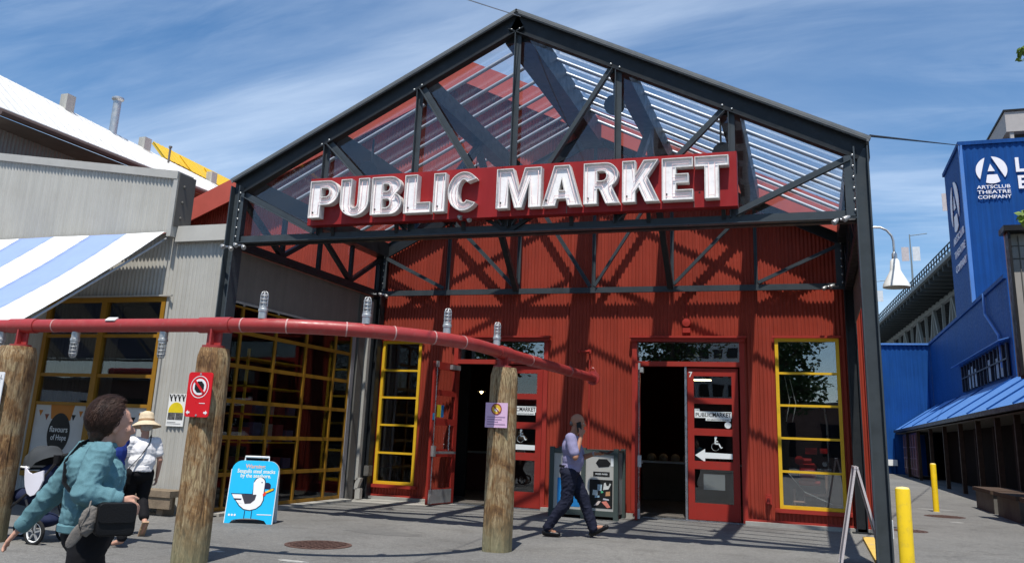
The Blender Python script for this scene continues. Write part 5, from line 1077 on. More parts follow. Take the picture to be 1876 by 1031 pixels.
# ---------------------------------------------------------------- trees
def tree(name, label, base, h, crown, n, size, seed, mt=LEAFD, extra=(), group=None, cat='tree', trunk_r=.16):
    rng = random.Random(seed); b = Vector(base); o = thing(name, label, cat, b, group); top = b+Z*h*.72; m = MB(); m.tube([b, b+Z*h*.2+Vector((.05, .03, 0)), b+Z*h*.45+Vector((-.06, .08, 0)), top], [trunk_r*1.25, trunk_r, trunk_r*.75, trunk_r*.3], 9)
    tips = []
    for k in range(13):
        t = .30+.42*k/13; s0 = b+Z*h*t; a = rng.uniform(0, 6.28); ln = crown*(.65+.4*rng.random()); e = s0+Vector((math.cos(a)*ln, math.sin(a)*ln, h*.16*rng.uniform(.3, 1.2))); mid = s0.lerp(e, .5)+Z*.15*ln; m.tube([s0, mid, e], [trunk_r*.45, trunk_r*.25, .015], 6); tips += [mid, e]
        for _ in range(2): e2 = mid+Vector((rng.gauss(0, .4), rng.gauss(0, .4), rng.uniform(.1, .6)))*crown*.6; m.tube([mid, e2], [trunk_r*.2, .01], 5); tips.append(e2)
    for s0, e in extra:
        s0, e = Vector(s0), Vector(e); m.tube([s0, s0.lerp(e, .5)+Z*.2, e], [.05, .03, .008], 6)
    part('trunk', m, BARK, o, smooth=True); l = MB(); per = max(1, n//len(tips))
    for p in tips: leaves(l, p, (crown*.33, crown*.33, crown*.28), per, size, rng)
    for s0, e in extra: leaves(l, Vector(e), (.14, .16, .09), 34, .055, rng); leaves(l, Vector(s0).lerp(Vector(e), .7), (.25, .25, .16), 40, .055, rng)
    part('crown', l, mt, o, kind='stuff')
tree('street_tree', 'leafy green street tree reaching its twigs in beside the theatre', (5.6, 9.6, 0), 7.2, 2.3, 3600, .06, 5, LEAFL, (((4.6, 9.8, 5.5), (2.42, 10, 5.78)), ((4.6, 9.9, 3.6), (2.26, 10, 3.93))))
tree('street_tree', 'bushy street tree out of view, added to shade the planters in front of the theatre', (6.9, 18.6, 0), 7.0, 2.2, 3200, .10, 6, LEAFL)  # stands out of view, added to throw shade over planters and ground
GT = 'trees across the street'
for k, (x, y, h, c, lb) in enumerate(((-20, -17, 12, 4.0, 'tall dark tree across the street mirrored in the left transom'), (-8.0, -17, 12, 3.8, 'tall dark tree across the street mirrored in the right transom'), (-1.6, -16, 9.2, 2.5, 'tall dark tree across the street mirrored in the pump window'), (4.6, -19, 8, 2.6, 'smaller dark tree across the street behind the viewer'), (-14.5, -22, 8, 3, 'broad dark tree across the street behind the viewer'))):
    tree('street_tree', lb, (x, y, 0), h, c, 4200, .16, 40+k, LEAFD, group=GT, trunk_r=.22)
# buildings and van behind the viewer, seen only as reflections
o = thing('apartment_tower', 'white apartment tower across the water mirrored in the gable glass', 'building', (-15, -104, 0))
part('wall', MB().box(-22, -8, -110, -104, 0, 50), mat('tower_white', (.62, .60, .56), .7, var=.05), o)
for f_ in range(16):
    for k in range(6): part('window', MB().box(-21.4+2.3*k, -19.9+2.3*k, -103.99, -103.9, 3+2.9*f_, 4.8+2.9*f_), MATS['strip_glass'], o)
o = thing('low_brick_row', 'low dark shop row across the street behind the viewer', 'building', (-10, -30, 0))
part('wall', MB().box(-60, 40, -34, -30, 0, 4.5), mat('row_brick', (.16, .10, .08), .8, var=.2), o); part('roof', MB().box(-60.3, 40.3, -34.3, -29.7, 4.5, 4.7), GREYD, o)
for k in range(20): part('window', MB().box(-57+4.8*k, -54+4.8*k, -30.0, -29.95, .9, 3.2), MATS['strip_glass'], o)
vn = thing('delivery_van', 'white delivery van parked across from the grey shop with dark lettering', 'van', (-24.5, 1.2, 0)); vd = Vector((.72, -.69, 0)).normalized(); vnn = Vector((.69, .72, 0)).normalized(); vc = Vector((-24.2, 2.2, 0))
VP = lambda a, z, k=0.: vc+vd*a+Z*z+vnn*k
part('body', MB().prism([(-2.6, .45), (2.3, .45), (2.45, 1.0), (1.75, 1.25), (1.25, 2.35), (-2.6, 2.45)], VP(0, 0, -1.9), vd, Z, vnn, 1.9), WHITE, vn)
part('side_window', MB().prism([(.75, 1.35), (1.55, 1.35), (1.15, 2.1), (.75, 2.1)], VP(0, 0, .002), vd, Z, vnn, .01), MATS['strip_glass'], vn)
part('lettering', text('FedEx', .95, VP(-.7, 1.0, .004), -vd, Z, .01, .03), mat('van_purple', (.05, .02, .12), .5), vn)
for a in (-1.8, 1.6): part('wheel', MB().lathe([(.36, 0), (.36, .22)], VP(a, .36, -.18), 18, axis=vnn), RUBBER, vn)
# ---------------------------------------------------------------- people
def blobmesh(name, mb, voxel, smooth_it, m, parent, disp=0., dscale=6., label=None, matf=None):
    """fuse overlapping closed shapes into one continuous skin"""
    me = bpy.data.meshes.new('tmp'); me.from_pydata([tuple(p) for p in mb.v], [], mb.f); ob = bpy.data.objects.new('tmp', me); COL.objects.link(ob)
    md = ob.modifiers.new('r', 'REMESH'); md.mode = 'VOXEL'; md.voxel_size = voxel
    if smooth_it:
        s = ob.modifiers.new('s', 'SMOOTH'); s.factor = .5; s.iterations = smooth_it
    dg = bpy.context.evaluated_depsgraph_get(); res = bpy.data.meshes.new_from_object(ob.evaluated_get(dg)); bpy.data.objects.remove(ob); bpy.data.meshes.remove(me)
    if disp:
        nr = [v.normal.copy() for v in res.vertices]
        for v, n in zip(res.vertices, nr): v.co += n*disp*(noise.noise(v.co*dscale)+.5*noise.noise(v.co*dscale*2.3))
    res.materials.clear(); res.materials.append(m); res.polygons.foreach_set('use_smooth', [True]*len(res.polygons)); res.name = name
    o = bpy.data.objects.new(name, res); o.parent = parent; COL.objects.link(o); BASE[o.name] = BASE[parent.name]; 
    if label: o['label'] = label
    return o
def hand(m, wrist, fwd, palm_n, side, curl=.5, sc_=1., spread=.06):
    """five fingers rooted in a palm; fwd: towards fingertips, palm_n: out of the palm, side: towards the thumb"""
    f, n, s = Vector(fwd).normalized(), Vector(palm_n).normalized(), Vector(side).normalized(); w_ = Vector(wrist); L = .085*sc_
    for k in (-.028, -.009, .010, .028): m.cap(w_+f*.012+s*k*.5*sc_, .018*sc_, w_+f*L+s*k*sc_, .0135*sc_, 8)
    for i, (k, ln) in enumerate(((.030, .072), (.010, .080), (-.010, .074), (-.029, .058))):
        p = w_+f*L+s*k*sc_; d = (f+s*spread*(1.5-i)).normalized(); a = 0
        for j, seg in enumerate((.45, .32, .23)):
            a += curl*(.45 if j == 0 else .75); dd = (d*math.cos(a)+n*math.sin(a)).normalized(); q = p+dd*ln*seg*sc_; m.cap(p, (.0105-.0012*j)*sc_, q, (.0098-.0014*j)*sc_, 7); p = q
    p = w_+f*.03*sc_+s*.026*sc_; d = (f*.65+s*.7+n*.25).normalized(); q = p+d*.042*sc_; m.cap(p, .0145*sc_, q, .0115*sc_, 7); d2 = (f*.85+s*.25+n*.35*curl).normalized(); m.cap(q, .0115*sc_, q+d2*.036*sc_, .009*sc_, 7)
def head(m, c, fwd, up, s=1., female=True):
    """skull, jaw, brow, nose, lips, ears; c is the centre of the skull"""
    f, u_ = Vector(fwd).normalized(), Vector(up).normalized(); l = u_.cross(f).normalized(); c = Vector(c)
    rot = Matrix((f, l, u_)).transposed().to_quaternion(); P = lambda a, b, z: c+(f*a+l*b+u_*z)*s
    E_ = lambda a, b, z, r: m.ell(P(a, b, z), tuple(q*s for q in r), rot)
    E_(-.008, 0, .028, (.098, .077, .092)); E_(.030, 0, -.035, (.066, .060, .080)); E_(.052, 0, -.085, (.034, .036, .026)); E_(.078, 0, .028, (.020, .048, .013))
    m.cap(P(.088, 0, .010), .009*s, P(.112, 0, -.024), .0135*s, 8); E_(.100, 0, -.030, (.012, .017, .009)); E_(.090, 0, -.056, (.012, .024, .0065)); E_(.086, 0, -.068, (.012, .022, .008))
    for t in (-1, 1):
        E_(.066, t*.040, -.018, (.024, .020, .022)); E_(-.004, t*.078, -.012, (.020, .010, .032)); E_(.080, t*.031, .006, (.010, .014, .007))
    return P
SKIN = mat('skin_light', (.52, .29, .21), .55, var=.06, vscale=12); SKIND = mat('skin_tan', (.36, .175, .11), .5, var=.06, vscale=12)
class Fig:
    def __init__(s, name, label, base, yaw):
        s.o = thing(name, label, 'person', base); s.o.rotation_euler = (0, 0, yaw); BASE[s.o.name] = Vector()
    def skin(s, name, mb, m, voxel=.009, sm=5, disp=0., dscale=6., label=None): return blobmesh(name, mb, voxel, sm, m, s.o, disp, dscale, label)
    def add(s, name, mb, m, smooth=True, label=None): return part(name, mb, m, s.o, smooth, label)
def eyes(fig, P, col=(.05, .03, .02)):
    m = MB()
    for t in (-1, 1): m.ell(P(.083, t*.031, .004), (.009, .009, .009), n=10, m=7)
    fig.add('eye', m, mat('eye_white', (.6, .58, .55), .2, var=0)); m = MB()
    for t in (-1, 1): m.ell(P(.0895, t*.031, .004), (.0045, .0045, .0045), n=8, m=5)
    fig.add('iris', m, mat('eye_dark', (.03, .02, .015), .1, var=0))

# --- woman in teal, walking right and slightly away (local +x is forward, +y her left)
WB, WY = (-4.0, 4.2, 0), R(53)
w1 = Fig('person', 'woman in a teal sweatshirt walking with a black shoulder bag and swinging arm', WB, WY)
TEAL = mat('teal_jersey', (.105, .215, .245), .9, var=.14, vscale=9, fine=.12, fscale=160, bump=.12, bscale=300, spec=.2); BLKT = mat('black_trousers', (.008, .008, .010), .85, var=.2, spec=.2)
def folds(o, amp, fz, fx, seed=0.):
    """shallow drapery folds"""
    nr = [v.normal.copy() for v in o.data.vertices]
    for v, vn_ in zip(o.data.vertices, nr):
        q = v.co.copy(); a = noise.noise(q*3.1+Vector((seed, 0, 0)))
        d1 = Vector((q.x*.8+q.z*.55, q.y*.7, q.z*.8-q.x*.5)); d2 = Vector((d1.x*fx*.22, d1.y*fx*.22, d1.z*fz*.42))+Vector((seed, a*1.4, seed*2))
        r1 = max(0., 1-abs(noise.noise(d2))*1.7); r2 = max(0., 1-abs(noise.noise(d2*1.9+Vector((7, 3, 1))))*1.7)
        v.co = q+vn_*amp*((r1**3-.35)*.8*(.5+abs(a)*1.6)+(r2**4-.25)*.45+a*.8)
    o.data.update()
def strands(P, fig, m, rad, n, seed, ln=(.05, .09), face=.35, low=-.75, wid=.0042, curl=.012):
    """combed strands as narrow ribbons over the skull"""
    rg = random.Random(seed); h = MB()
    for _ in range(n):
        a, b = rg.uniform(-math.pi, math.pi), math.asin(rg.uniform(math.sin(low), 1)); dv = Vector((math.cos(a)*math.cos(b), math.sin(a)*math.cos(b), math.sin(b)))
        if dv.x > face+.25*dv.z and dv.z < .72: continue
        flow = Vector((-.75-.3*rg.random(), dv.y*.5+rg.gauss(0, .28), -.55-.4*(dv.z < .2)+rg.gauss(0, .25)+.5*(dv.z > .7))); flow = (flow-dv*flow.dot(dv)).normalized(); L_ = rg.uniform(*ln); ph = rg.uniform(0, 6.28); sd = dv.cross(flow).normalized(); pts = []
        for k in range(6):
            t = k/5; q = dv*(1+.02*math.sin(3*t))+Vector(); loc = Vector((dv.x*rad[0], dv.y*rad[1], dv.z*rad[2]))+dv*(.006+.018*math.sin(math.pi*min(1, t*1.1)))+flow*L_*t+sd*curl*math.sin(ph+5*t)+dv*curl*.6*math.cos(ph+5*t)-dv*.02*t*t
            pts.append(P(-.03+loc.x, loc.y, .045+loc.z))
        k0 = len(h.v); w_ = P(sd.x, sd.y, sd.z)-P(0, 0, 0); w_ = w_.normalized()*wid
        for i, p in enumerate(pts): s_ = 1-.55*(i/5); h.v += [p-w_*s_, p+w_*s_]
        for i in range(5): h.f.append((k0+2*i, k0+2*i+1, k0+2*i+3, k0+2*i+2))
    return fig.add('hair_lock', h, m, 2)
def face(fig, P, lip, brow):
    m = MB(); m.ell(P(.094, 0, -.056), (.007, .020, .0045)); m.ell(P(.092, 0, -.066), (.007, .018, .0055)); fig.add('lips', m, lip)
    m = MB()
    for t in (-1, 1): m.cap(P(.089, t*.016, .026), .0035, P(.074, t*.050, .026), .0028, 6)
    fig.add('eyebrow', m, brow)
hd = MB(); P1 = head(hd, (.05, 0, 1.465), (1, .06, -.05), (.06, 0, 1), 1.09)
hd.cap((-.01, 0, 1.30), .064, (.02, 0, 1.42), .058); hd.ell((-.015, 0, 1.17), (.10, .15, .16)); hd.ell((0, 0, .98), (.12, .15, .16))
LS, RS = Vector((-.05, .18, 1.300)), Vector((-.02, -.18, 1.305)); LE, LW = Vector((-.17, .28, 1.075)), Vector((-.31, .37, .86)); RE, RW = Vector((-.095, -.25, 1.095)), Vector((.085, -.285, 1.06))
for a, b, c in ((LS, LE, LW), (RS, RE, RW)): hd.cap(a, .055, b, .042); hd.cap(b, .042, c, .027)
hand(hd, LW, LW-LE, (.5, -.8, .1), (.5, .5, .6), .45, 1.0, .10); hand(hd, RW, (RW-RE)+Vector((0, 0, -.06)), (.1, .8, -.6), (.3, .0, .9), .9, .97)
for t in (-1, 1):
    K = Vector((.06*t+.02, .095*t, .49)); A_ = Vector((.17*t-.05, .09*t, .09)); hd.cap((0, .095*t, .88), .095, K, .06); hd.cap(K, .06, A_, .038); hd.cap(A_, .04, A_+Vector((.12, 0, -.045)), .03)
w1.skin('body', hd, SKIN, .007, 4)
sh = MB(); sh.ell((-.035, 0, 1.19), (.140, .195, .155)); sh.ell((.040, 0, 1.16), (.125, .165, .14)); sh.ell((.0, 0, 1.05), (.170, .20, .17)); sh.ell((.0, 0, .97), (.168, .20, .10)); sh.cap((-.03, .09, 1.315), .062, LS, .072); sh.cap((-.02, -.09, 1.315), .062, RS, .072); sh.ell((-.01, 0, 1.335), (.085, .098, .040))
for a, b, c in ((LS, LE, LW), (RS, RE, RW)): sh.cap(a, .078, b, .066); sh.cap(b, .068, b.lerp(c, .86), .050)
sh.lathe([(.155, .905), (.165, .93), (.165, .99)], (.0, 0, 0), 24)
folds(w1.skin('sweatshirt', sh, TEAL, .0085, 4), .013, 30, 40, 2.)
for a, c in ((LE, LW), (RE, RW)): w1.add('cuff', MB().lathe([(.047, -.035), (.050, -.02), (.047, .02), (.040, .032)], a.lerp(c, .93), 18, axis=(c-a)), TEAL)
w1.add('hem_band', MB().lathe([(.158, .865), (.168, .872), (.170, .905), (.160, .915)], (0, 0, 0), 30, caps=False), TEAL)
w1.add('collar', MB().lathe([(.080, 1.335), (.088, 1.345), (.082, 1.365), (.072, 1.368)], (.005, 0, 0), 24, caps=False), TEAL)
tr = MB(); tr.ell((.0, 0, .87), (.150, .178, .15))
for t in (-1, 1): tr.cap((0, .09*t, .85), .108, (.06*t+.02, .095*t, .49), .080); tr.cap((.06*t+.02, .095*t, .49), .080, (.17*t-.05, .09*t, .14), .064)
folds(w1.skin('trousers', tr, BLKT, .013, 4), .006, 40, 10, 5.)
for t in (-1, 1): q = Vector((.17*t-.05, .09*t, .05)); w1.skin('shoe', MB().cap(q+Vector((-.03, 0, 0)), .045, q+Vector((.15, 0, -.01)), .038), BLACK, .01, 3)
HAIR = mat('brown_hair', (.042, .020, .013), .6, var=.6, vscale=60, bump=.3, bscale=140, spec=.3)
hr = MB(); hr.ell(P1(-.030, 0, .045), (.104, .089, .098)); hr.ell(P1(-.070, 0, -.03), (.058, .078, .085)); w1.skin('hair', hr, HAIR, .008, 2, .004, 40)
strands(P1, w1, HAIR, (.100, .085, .096), 6500, 3, (.045, .09), .38, -.85, .0017, .009)
eyes(w1, P1); face(w1, P1, mat('lips', (.34, .12, .10), .45), HAIR)
# shoulder bag, strap and a cap hooked on it
st = MB(); pts = [Vector(q) for q in ((.09, .07, 1.335), (.0, .065, 1.395), (-.10, .055, 1.355), (-.172, .01, 1.25), (-.178, -.08, 1.14), (-.135, -.19, 1.08), (.03, -.31, 1.055))]
for a, b in zip(pts, pts[1:]): st.beam(a, b, .008, .026, up=(-1, -.4, .2))
bag = thing('shoulder_bag', 'large black shoulder bag at the hip of the woman in teal', 'bag', WB); bag.rotation_euler = (0, 0, WY); BASE[bag.name] = Vector()
BAGM = mat('black_leather', (.006, .006, .007), .5, var=.2, bump=.3, bscale=120)
bm_ = MB(); bm_.prism(rrect(-.03, .175, .875, 1.055, .03), (0, -.375, 0), X, Z, Y, .10); blobmesh('bag_body', bm_, .011, 3, BAGM, bag, .003, 9); part('flap', MB().prism(rrect(-.025, .17, .95, 1.05, .025), (0, -.386, 0), X, Z, Y, .008), BAGM, bag); part('strap', st, BAGM, bag)
cp = thing('sun_hat', 'grey cloth cap hanging from the strap of the black shoulder bag', 'hat', WB); cp.rotation_euler = (0, 0, WY); BASE[cp.name] = Vector(); CLOTH = mat('grey_cloth', (.17, .155, .14), .9, var=.15, bump=.4, bscale=120, spec=.2)
cm = MB(); cm.ell((-.055, -.335, .955), (.042, .026, .080), Euler((0, .25, .2))); cm.ell((-.075, -.335, .985), (.03, .02, .06), Euler((0, .5, .2))); folds(blobmesh('crown', cm, .006, 3, CLOTH, cp), .007, 90, 60, 3.)
cm = MB(); cm.ell((-.115, -.33, .885), (.034, .010, .078), Euler((0, .5, .1))); blobmesh('peak', cm, .005, 3, CLOTH, cp, .004, 14)
part('cord', MB().tube([(-.06, -.31, 1.06), (-.075, -.36, 1.01), (-.10, -.35, .93)], .005, 6), CLOTH, cp, smooth=True)

# --- woman in white with a straw hat, walking left
w2 = Fig('person', 'woman in white t-shirt, black cropped trousers and straw hat walking away', (-8.74, 9.95, 0), R(148))
m = MB(); P2h = head(m, (.03, 0, 1.44), (1, .1, -.12), (.1, 0, 1), .98); m.cap((0, 0, 1.24), .055, (.015, 0, 1.38), .052); m.ell((0, 0, 1.08), (.11, .165, .2)); m.ell((0, 0, .88), (.12, .16, .14))
lS, rS = Vector((0, .165, 1.215)), Vector((0, -.165, 1.215)); lE, lW = Vector((.05, .24, .98)), Vector((.22, .20, .90)); rE, rW = Vector((-.03, -.235, .98)), Vector((.05, -.25, .76))
for a, b, c in ((lS, lE, lW), (rS, rE, rW)): m.cap(a, .048, b, .038); m.cap(b, .037, c, .025)
hand(m, lW, lW-lE, (-.2, -.9, 0), (.2, 0, 1), .7, .9); hand(m, rW, rW-rE, (0, .9, 0), (1, 0, .2), .5, .9)
for t, K, A_ in ((1, Vector((.12, .085, .47)), Vector((.20, .085, .09))), (-1, Vector((.02, -.085, .46)), Vector((-.22, -.085, .17)))):
    m.cap((0, .085*t, .84), .085, K, .056); m.cap(K, .055, A_, .034); d = Vector((.12, 0, -.05)) if t > 0 else Vector((.07, 0, -.12)); m.cap(A_, .035, A_+d, .026)
w2.skin('body', m, SKIN, .009, 4)
s = MB(); s.ell((0, 0, 1.10), (.135, .19, .18)); s.ell((-.01, 0, .96), (.15, .185, .16)); s.cap((0, .09, 1.225), .065, lS, .07); s.cap((0, -.09, 1.225), .065, rS, .07); s.cap(lS, .075, lS.lerp(lE, .6), .066); s.cap(rS, .075, rS.lerp(rE, .6), .066); s.lathe([(.165, .83), (.16, .9)], (0, 0, 0), 20)
folds(w2.skin('t_shirt', s, mat('white_cotton', (.78, .77, .78), .85, var=.04, bump=.06, bscale=260, spec=.2), .010, 4), .009, 30, 40, 4.)
s = MB(); s.ell((0, 0, .80), (.15, .185, .14))
for t, K, A_ in ((1, Vector((.12, .085, .47)), Vector((.20, .085, .09))), (-1, Vector((.02, -.085, .46)), Vector((-.22, -.085, .17)))): s.cap((0, .085*t, .80), .108, K, .078); s.cap(K, .078, K.lerp(A_, .72), .066)
w2.skin('trousers', s, BLKT, .011, 4, .006, 9)
hs = MB(); hs.ell(P2h(-.03, 0, .0), (.095, .085, .09)); w2.skin('hair', hs, mat('grey_hair', (.42, .39, .36), .6, var=.3, vscale=40), .009, 2, .006, 40)
STR = mat('straw', (.60, .49, .34), .8, var=.12, vscale=20, fine=.15, fscale=90)
ht = MB(); ax = Vector((.18, 0, 1)).normalized(); ht.lathe([(.20, -.075), (.195, -.06), (.12, -.012), (.102, .0), (.100, .07), (.085, .115), (.04, .138), (.005, .14)], P2h(-.005, 0, .055), 28, axis=ax, caps=False); w2.add('straw_hat', ht, STR, 2)
w2.add('hat_band', MB().lathe([(.106, .0), (.106, .025)], P2h(-.005, 0, .058), 28, axis=ax, caps=False), mat('hat_band', (.40, .25, .14), .7))
for sd2 in (MB().obox((.27, .085, .012), (.13, 0, 0), (0, .045, 0), (0, 0, .012)), MB().obox((-.185, -.085, .09), (.07, 0, -.105), (0, .042, 0), (.010, 0, .007))): w2.add('sandal', sd2, mat('sandal_tan', (.42, .28, .18), .6), False)
w2.add('sandal_strap', MB().tube([(.25, .045, .02), (.27, .085, .07), (.25, .125, .02)], .012, 6).tube([(-.21, -.125, .10), (-.17, -.085, .11), (-.21, -.045, .10)], .012, 6), mat('sandal_gold', (.5, .36, .2), .4))
bg2 = thing('shoulder_bag', 'small black handbag hanging beside the woman in the straw hat', 'bag', (-8.74, 9.95, 0)); bg2.rotation_euler = (0, 0, R(148)); BASE[bg2.name] = Vector()
b2 = MB(); b2.prism(rrect(-.17, .10, .58, .82, .05), (0, .20, 0), X, Z, Y, .08); o_ = blobmesh('bag_body', b2, .011, 3, BAGM, bg2, .003, 9)
b3 = MB(); pts = [Vector(q) for q in ((.08, -.09, 1.27), (0, -.085, 1.305), (-.10, -.05, 1.22), (-.165, .06, 1.05), (-.13, .2, .86))]
for a, b in zip(pts, pts[1:]): b3.beam(a, b, .008, .02, up=(-1, 0, .2))
part('strap', b3, BAGM, bg2)

# --- man on the phone, striding right
m3 = Fig('person', 'bald man in a lilac polo shirt talking on a phone in mid stride', (-3.68, 13.75, 0), R(10)); m3.o.scale = (1.065,)*3
m = MB(); P3 = head(m, (.10, 0, 1.64), (1, 0, -.12), (.14, 0, 1), 1.08); m.cap((.03, 0, 1.40), .068, (.075, 0, 1.56), .064); m.ell((.02, 0, 1.24), (.11, .16, .19)); m.ell((.0, 0, .98), (.12, .15, .14))
rS, rE, rW = Vector((.02, -.215, 1.40)), Vector((.10, -.30, 1.14)), Vector((.17, -.17, 1.44)); lS, lE, lW = Vector((.04, .21, 1.38)), Vector((.14, .27, 1.12)), Vector((.36, .16, 1.20))
for a, b, c in ((rS, rE, rW), (lS, lE, lW)): m.cap(a, .058, b, .046); m.cap(b, .046, c, .030)
hand(m, rW, (-.02, .25, 1), (-.35, .9, .1), (.8, .3, .1), .75, 1.05); hand(m, lW, (1, -.15, -.12), (-.1, -.3, .9), (.2, -.9, .2), .55, 1.05)
fK, fA = Vector((.21, .09, .53)), Vector((.35, .09, .135)); bK, bA = Vector((-.03, -.09, .51)), Vector((-.31, -.09, .13))
for t, K, A_ in ((1, fK, fA), (-1, bK, bA)): m.cap((0, .09*t, .92), .10, K, .066); m.cap(K, .066, A_, .042)
m.cap(fA, .042, fA+Vector((.13, 0, .02)), .03); m.cap(bA, .042, bA+Vector((.12, 0, -.075)), .03)
m3.skin('body', m, SKIND, .009, 4)
s = MB(); s.ell((.02, 0, 1.27), (.155, .215, .18)); s.ell((.045, 0, 1.10), (.165, .195, .17)); s.ell((.02, 0, .99), (.155, .185, .12)); s.cap((.02, .1, 1.41), .075, lS, .082); s.cap((.02, -.1, 1.41), .075, rS, .082); s.cap(rS, .088, rS.lerp(rE, .72), .080); s.cap(lS, .088, lS.lerp(lE, .72), .080); s.ell((.03, 0, 1.44), (.085, .09, .04))
m3.skin('polo_shirt', s, mat('lilac_cotton', (.24, .225, .36), .85, var=.1, vscale=10, bump=.06, bscale=260, spec=.2), .011, 4, .006, 9)
s = MB(); s.ell((.0, 0, .93), (.155, .18, .11))
for t, K, A_ in ((1, fK, fA), (-1, bK, bA)): s.cap((0, .09*t, .90), .125, K, .092); s.cap(K, .090, K.lerp(A_, .97), .074)
NV = m3.skin('trousers', s, mat('navy_twill', (.009, .011, .026), .85, var=.15, vscale=10, spec=.25), .011, 4); folds(NV, .013, 30, 40, 1.)
for s in (MB().cap(fA+Vector((-.015, 0, -.075)), .045, fA+Vector((.20, 0, .03)), .035), MB().cap(bA+Vector((-.03, 0, -.075)), .045, bA+Vector((.17, 0, -.09)), .034)): m3.skin('shoe', s, mat('polished_black', (.008, .008, .009), .25, var=.1), .009, 3)
m3.add('belt', MB().lathe([(.163, 0), (.163, .035)], (.0, 0, .985), 24, caps=False), BLACK)
eyes(m3, P3); 
hb = MB(); hb.ell(P3(-.080, 0, -.02), (.034, .062, .040)); m3.skin('hair', hb, mat('grey_stubble', (.16, .14, .13), .8, var=.2, vscale=60), .009, 2); face(m3, P3, mat('lips_dark', (.2, .09, .08), .5), MATS['grey_stubble'])
solo_ = thing('mobile_phone', 'dark mobile phone held to the ear of the striding man', 'phone', (-3.45, 13.6, 1.6)); solo_.location = (-3.68, 13.75, 0); solo_.scale = (1.065,)*3; solo_.rotation_euler = (0, 0, R(10)); BASE[solo_.name] = Vector()
part('case', MB().obox((.135, -.125, 1.575), (.004, .006, 0), (.03, -.015, .01), (-.012, .012, .07)), BLACK, solo_); part('screen', MB().obox((.132, -.119, 1.575), (.001, .0015, 0), (.028, -.014, .009), (-.011, .011, .065)), MATS['strip_glass'], solo_)
wl = thing('wallet', 'dark brown wallet in the outstretched hand of the striding man', 'wallet', (-3.68, 13.75, 0)); wl.scale = (1.065,)*3; wl.rotation_euler = (0, 0, R(10)); BASE[wl.name] = Vector(); part('cover', MB().obox((.50, .12, 1.215), (.055, .02, -.01), (-.02, .05, .0), (.002, 0, .012)), mat('brown_leather', (.05, .022, .016), .5), wl); part('flap', MB().obox((.585, .14, 1.225), (.035, .012, .022), (-.02, .05, .0), (-.003, 0, .006)), MATS['brown_leather'], wl)
part('watch', MB().lathe([(.036, -.014), (.036, .014)], lW+(lE-lW)*.06, 14, axis=(lW-lE)), GALV, m3.o)

# --- parent behind the stroller, mostly hidden by the woman in teal
w4 = Fig('person', 'person in a blue top reaching for the stroller handle behind the woman in teal', (-8.22, 8.85, 0), R(182))
m = MB(); P4 = head(m, (.05, 0, 1.45), (1, 0, -.1), (.05, 0, 1), .98); m.cap((0, 0, 1.25), .055, (.02, 0, 1.40), .05); m.ell((0, 0, 1.08), (.11, .16, .2)); m.ell((0, 0, .88), (.12, .16, .14))
for t in (-1, 1):
    S_, E2, W2 = Vector((0, .165*t, 1.23)), Vector((.17, .21*t, 1.13)), Vector((.40, .15*t, 1.09)); m.cap(S_, .05, E2, .040); m.cap(E2, .039, W2, .027); hand(m, W2, (1, 0, -.25), (0, 0, -1), (0, -t, 0), .9, .92)
    K = Vector((.08*t, .09*t, .46)); A_ = Vector((.18*t-.05, .09*t, .08)); m.cap((0, .09*t, .84), .085, K, .056); m.cap(K, .055, A_, .035); m.cap(A_, .036, A_+Vector((.12, 0, -.04)), .027)
w4.skin('body', m, SKIN, .010, 4)
s = MB(); s.ell((0, 0, 1.10), (.135, .19, .19)); s.ell((0, 0, .95), (.14, .175, .14)); 
for t in (-1, 1): s.cap((0, .09*t, 1.235), .065, (0, .165*t, 1.23), .068); s.cap((0, .165*t, 1.23), .068, (.05, .175*t, 1.20), .062)
w4.skin('top', s, mat('royal_cotton', (.03, .06, .30), .8, var=.1), .012, 3)
s = MB(); s.ell((0, 0, .80), (.14, .18, .13))
for t in (-1, 1): K = Vector((.08*t, .09*t, .46)); A_ = Vector((.18*t-.05, .09*t, .12)); s.cap((0, .09*t, .80), .10, K, .075); s.cap(K, .075, A_, .06)
w4.skin('trousers', s, BLKT, .012, 3)
hh = MB(); hh.ell(P4(-.03, 0, .03), (.105, .088, .10)); hh.ell(P4(-.08, 0, -.06), (.05, .07, .10)); w4.skin('hair', hh, HAIR, .01, 2)

# ---------------------------------------------------------------- stroller
sr = thing('stroller', 'dark grey folding stroller with a big hood and white lining', 'stroller', (-9.1, 8.85, 0)); SO = Vector((-9.15, 8.80, 0)); SF = mat('stroller_fabric', (.045, .05, .055), .85, var=.12, bump=.2, bscale=200); SN = mat('stroller_navy', (.012, .018, .05), .8, var=.2); SM = mat('stroller_tube', (.05, .05, .055), .35, metal=.5)
Q = lambda x, y, z: SO+Vector((x, y, z))
for x, r, n_ in ((.18, .135, 1), (-.55, .105, 0)):
    for y in (-.24, .24):
        wh = part('wheel', MB().tube([Q(x+r*math.cos(a), y, r+.003+r*.0+r*math.sin(a)*.98) for a in (2*math.pi*k/24 for k in range(25))], .022, 8, False), RUBBER, sr, smooth=True)
        part('rim', MB().tube([Q(x+r*.82*math.cos(a), y, r+.003+r*.82*math.sin(a)) for a in (2*math.pi*k/24 for k in range(25))], .012, 6, False), WHITE, wh, smooth=True)
        sp = MB()
        for k in range(5): a = 2*math.pi*k/5+.3; sp.beam(Q(x, y, r+.003), Q(x+r*.8*math.cos(a), y, r+.003+r*.8*math.sin(a)), .02, .02)
        part('spoke', sp, GALV, wh)
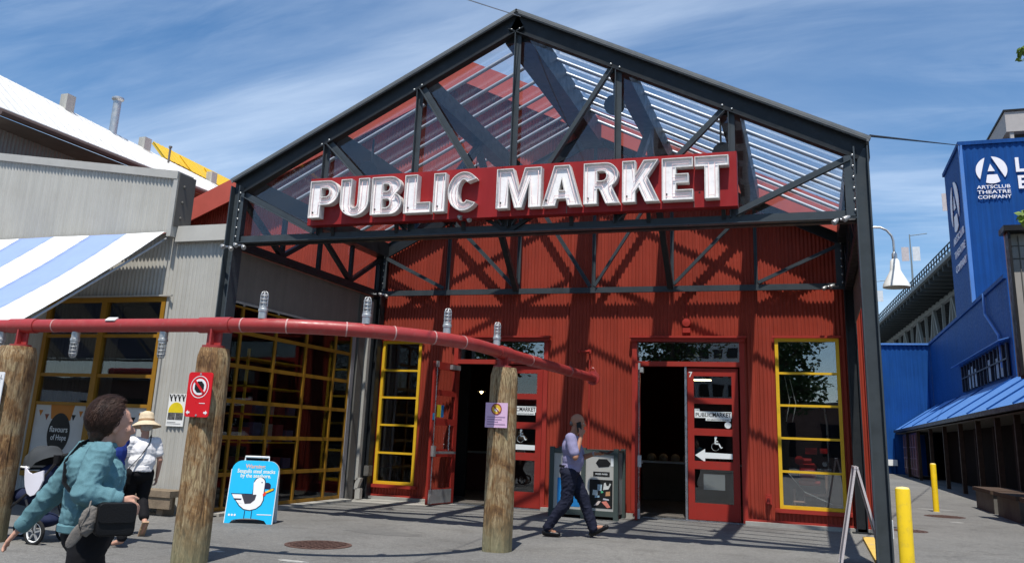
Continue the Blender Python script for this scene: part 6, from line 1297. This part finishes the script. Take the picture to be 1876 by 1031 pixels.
for y in (-.24, .24):
    part('frame_tube', MB().tube([Q(-.55, y, .12), Q(-.25, y*.95, .42), Q(.08, y*.9, .68), Q(.34, y*.9, .99)], .016, 8), SM, sr, smooth=True); part('frame_tube', MB().tube([Q(.18, y, .14), Q(-.05, y*.95, .50)], .015, 8), SM, sr, smooth=True)
part('handle', MB().tube([Q(.32, -.22, .96), Q(.42, -.22, 1.05), Q(.46, -.15, 1.07), Q(.46, .15, 1.07), Q(.42, .22, 1.05), Q(.32, .22, .96)], .019, 8), RUBBER, sr, smooth=True)
bs = MB(); bs.ell(Q(-.20, 0, .52), (.30, .20, .12)); bs.ell(Q(-.02, 0, .70), (.12, .19, .24), Euler((0, .35, 0))); blobmesh('seat', MB().add([v for v in bs.v], bs.f), .016, 3, SN, sr).matrix_parent_inverse = Matrix.Translation(-Vector((-9.1, 8.85, 0)))
hm = MB(); c = Q(-.08, 0, .86); n1, n2 = 16, 10; k0 = 0
for i in range(n1+1):
    a = R(-5+150*i/n1)
    for j in range(n2+1):
        b = R(-90+180*j/n2); rr_ = .29+.012*math.cos(i*math.pi/2); hm.v.append(c+Vector((rr_*math.cos(a)*math.cos(b)*-1*-1*-1, .23*math.sin(b), rr_*math.sin(a)*max(.0, math.cos(b))**.6)))
for i in range(n1):
    for j in range(n2): a = i*(n2+1)+j; hm.f.append((a, a+1, a+n2+2, a+n2+1))
part('hood', hm, SF, sr, smooth=2); part('hood_rim', MB().tube([c+Vector((-.295*math.cos(R(-5))*math.cos(b), .235*math.sin(b), .02)) for b in (R(-90+18*k) for k in range(11))], .014, 6), WHITE, sr, smooth=True)
part('lining', MB().prism([(-.13, .90), (-.06, .83), (.0, .81), (.07, .83), (.17, .86), (.19, .74), (.15, .64), (.09, .57), (.03, .55), (-.03, .58), (-.08, .66), (-.11, .76)], Q(0, -.25, 0), X, Z, Y, .02), mat('lining_white', (.72, .70, .76), .8, var=.06), sr)
bk = MB(); bk.ell(Q(-.02, 0, .26), (.28, .19, .10)); blobmesh('basket', bk, .016, 2, SN, sr).matrix_parent_inverse = Matrix.Translation(-Vector((-9.1, 8.85, 0)))
part('cup_holder', MB().lathe([(.035, 0), (.045, .10)], Q(.36, -.25, .95), 12), BLACK, sr)
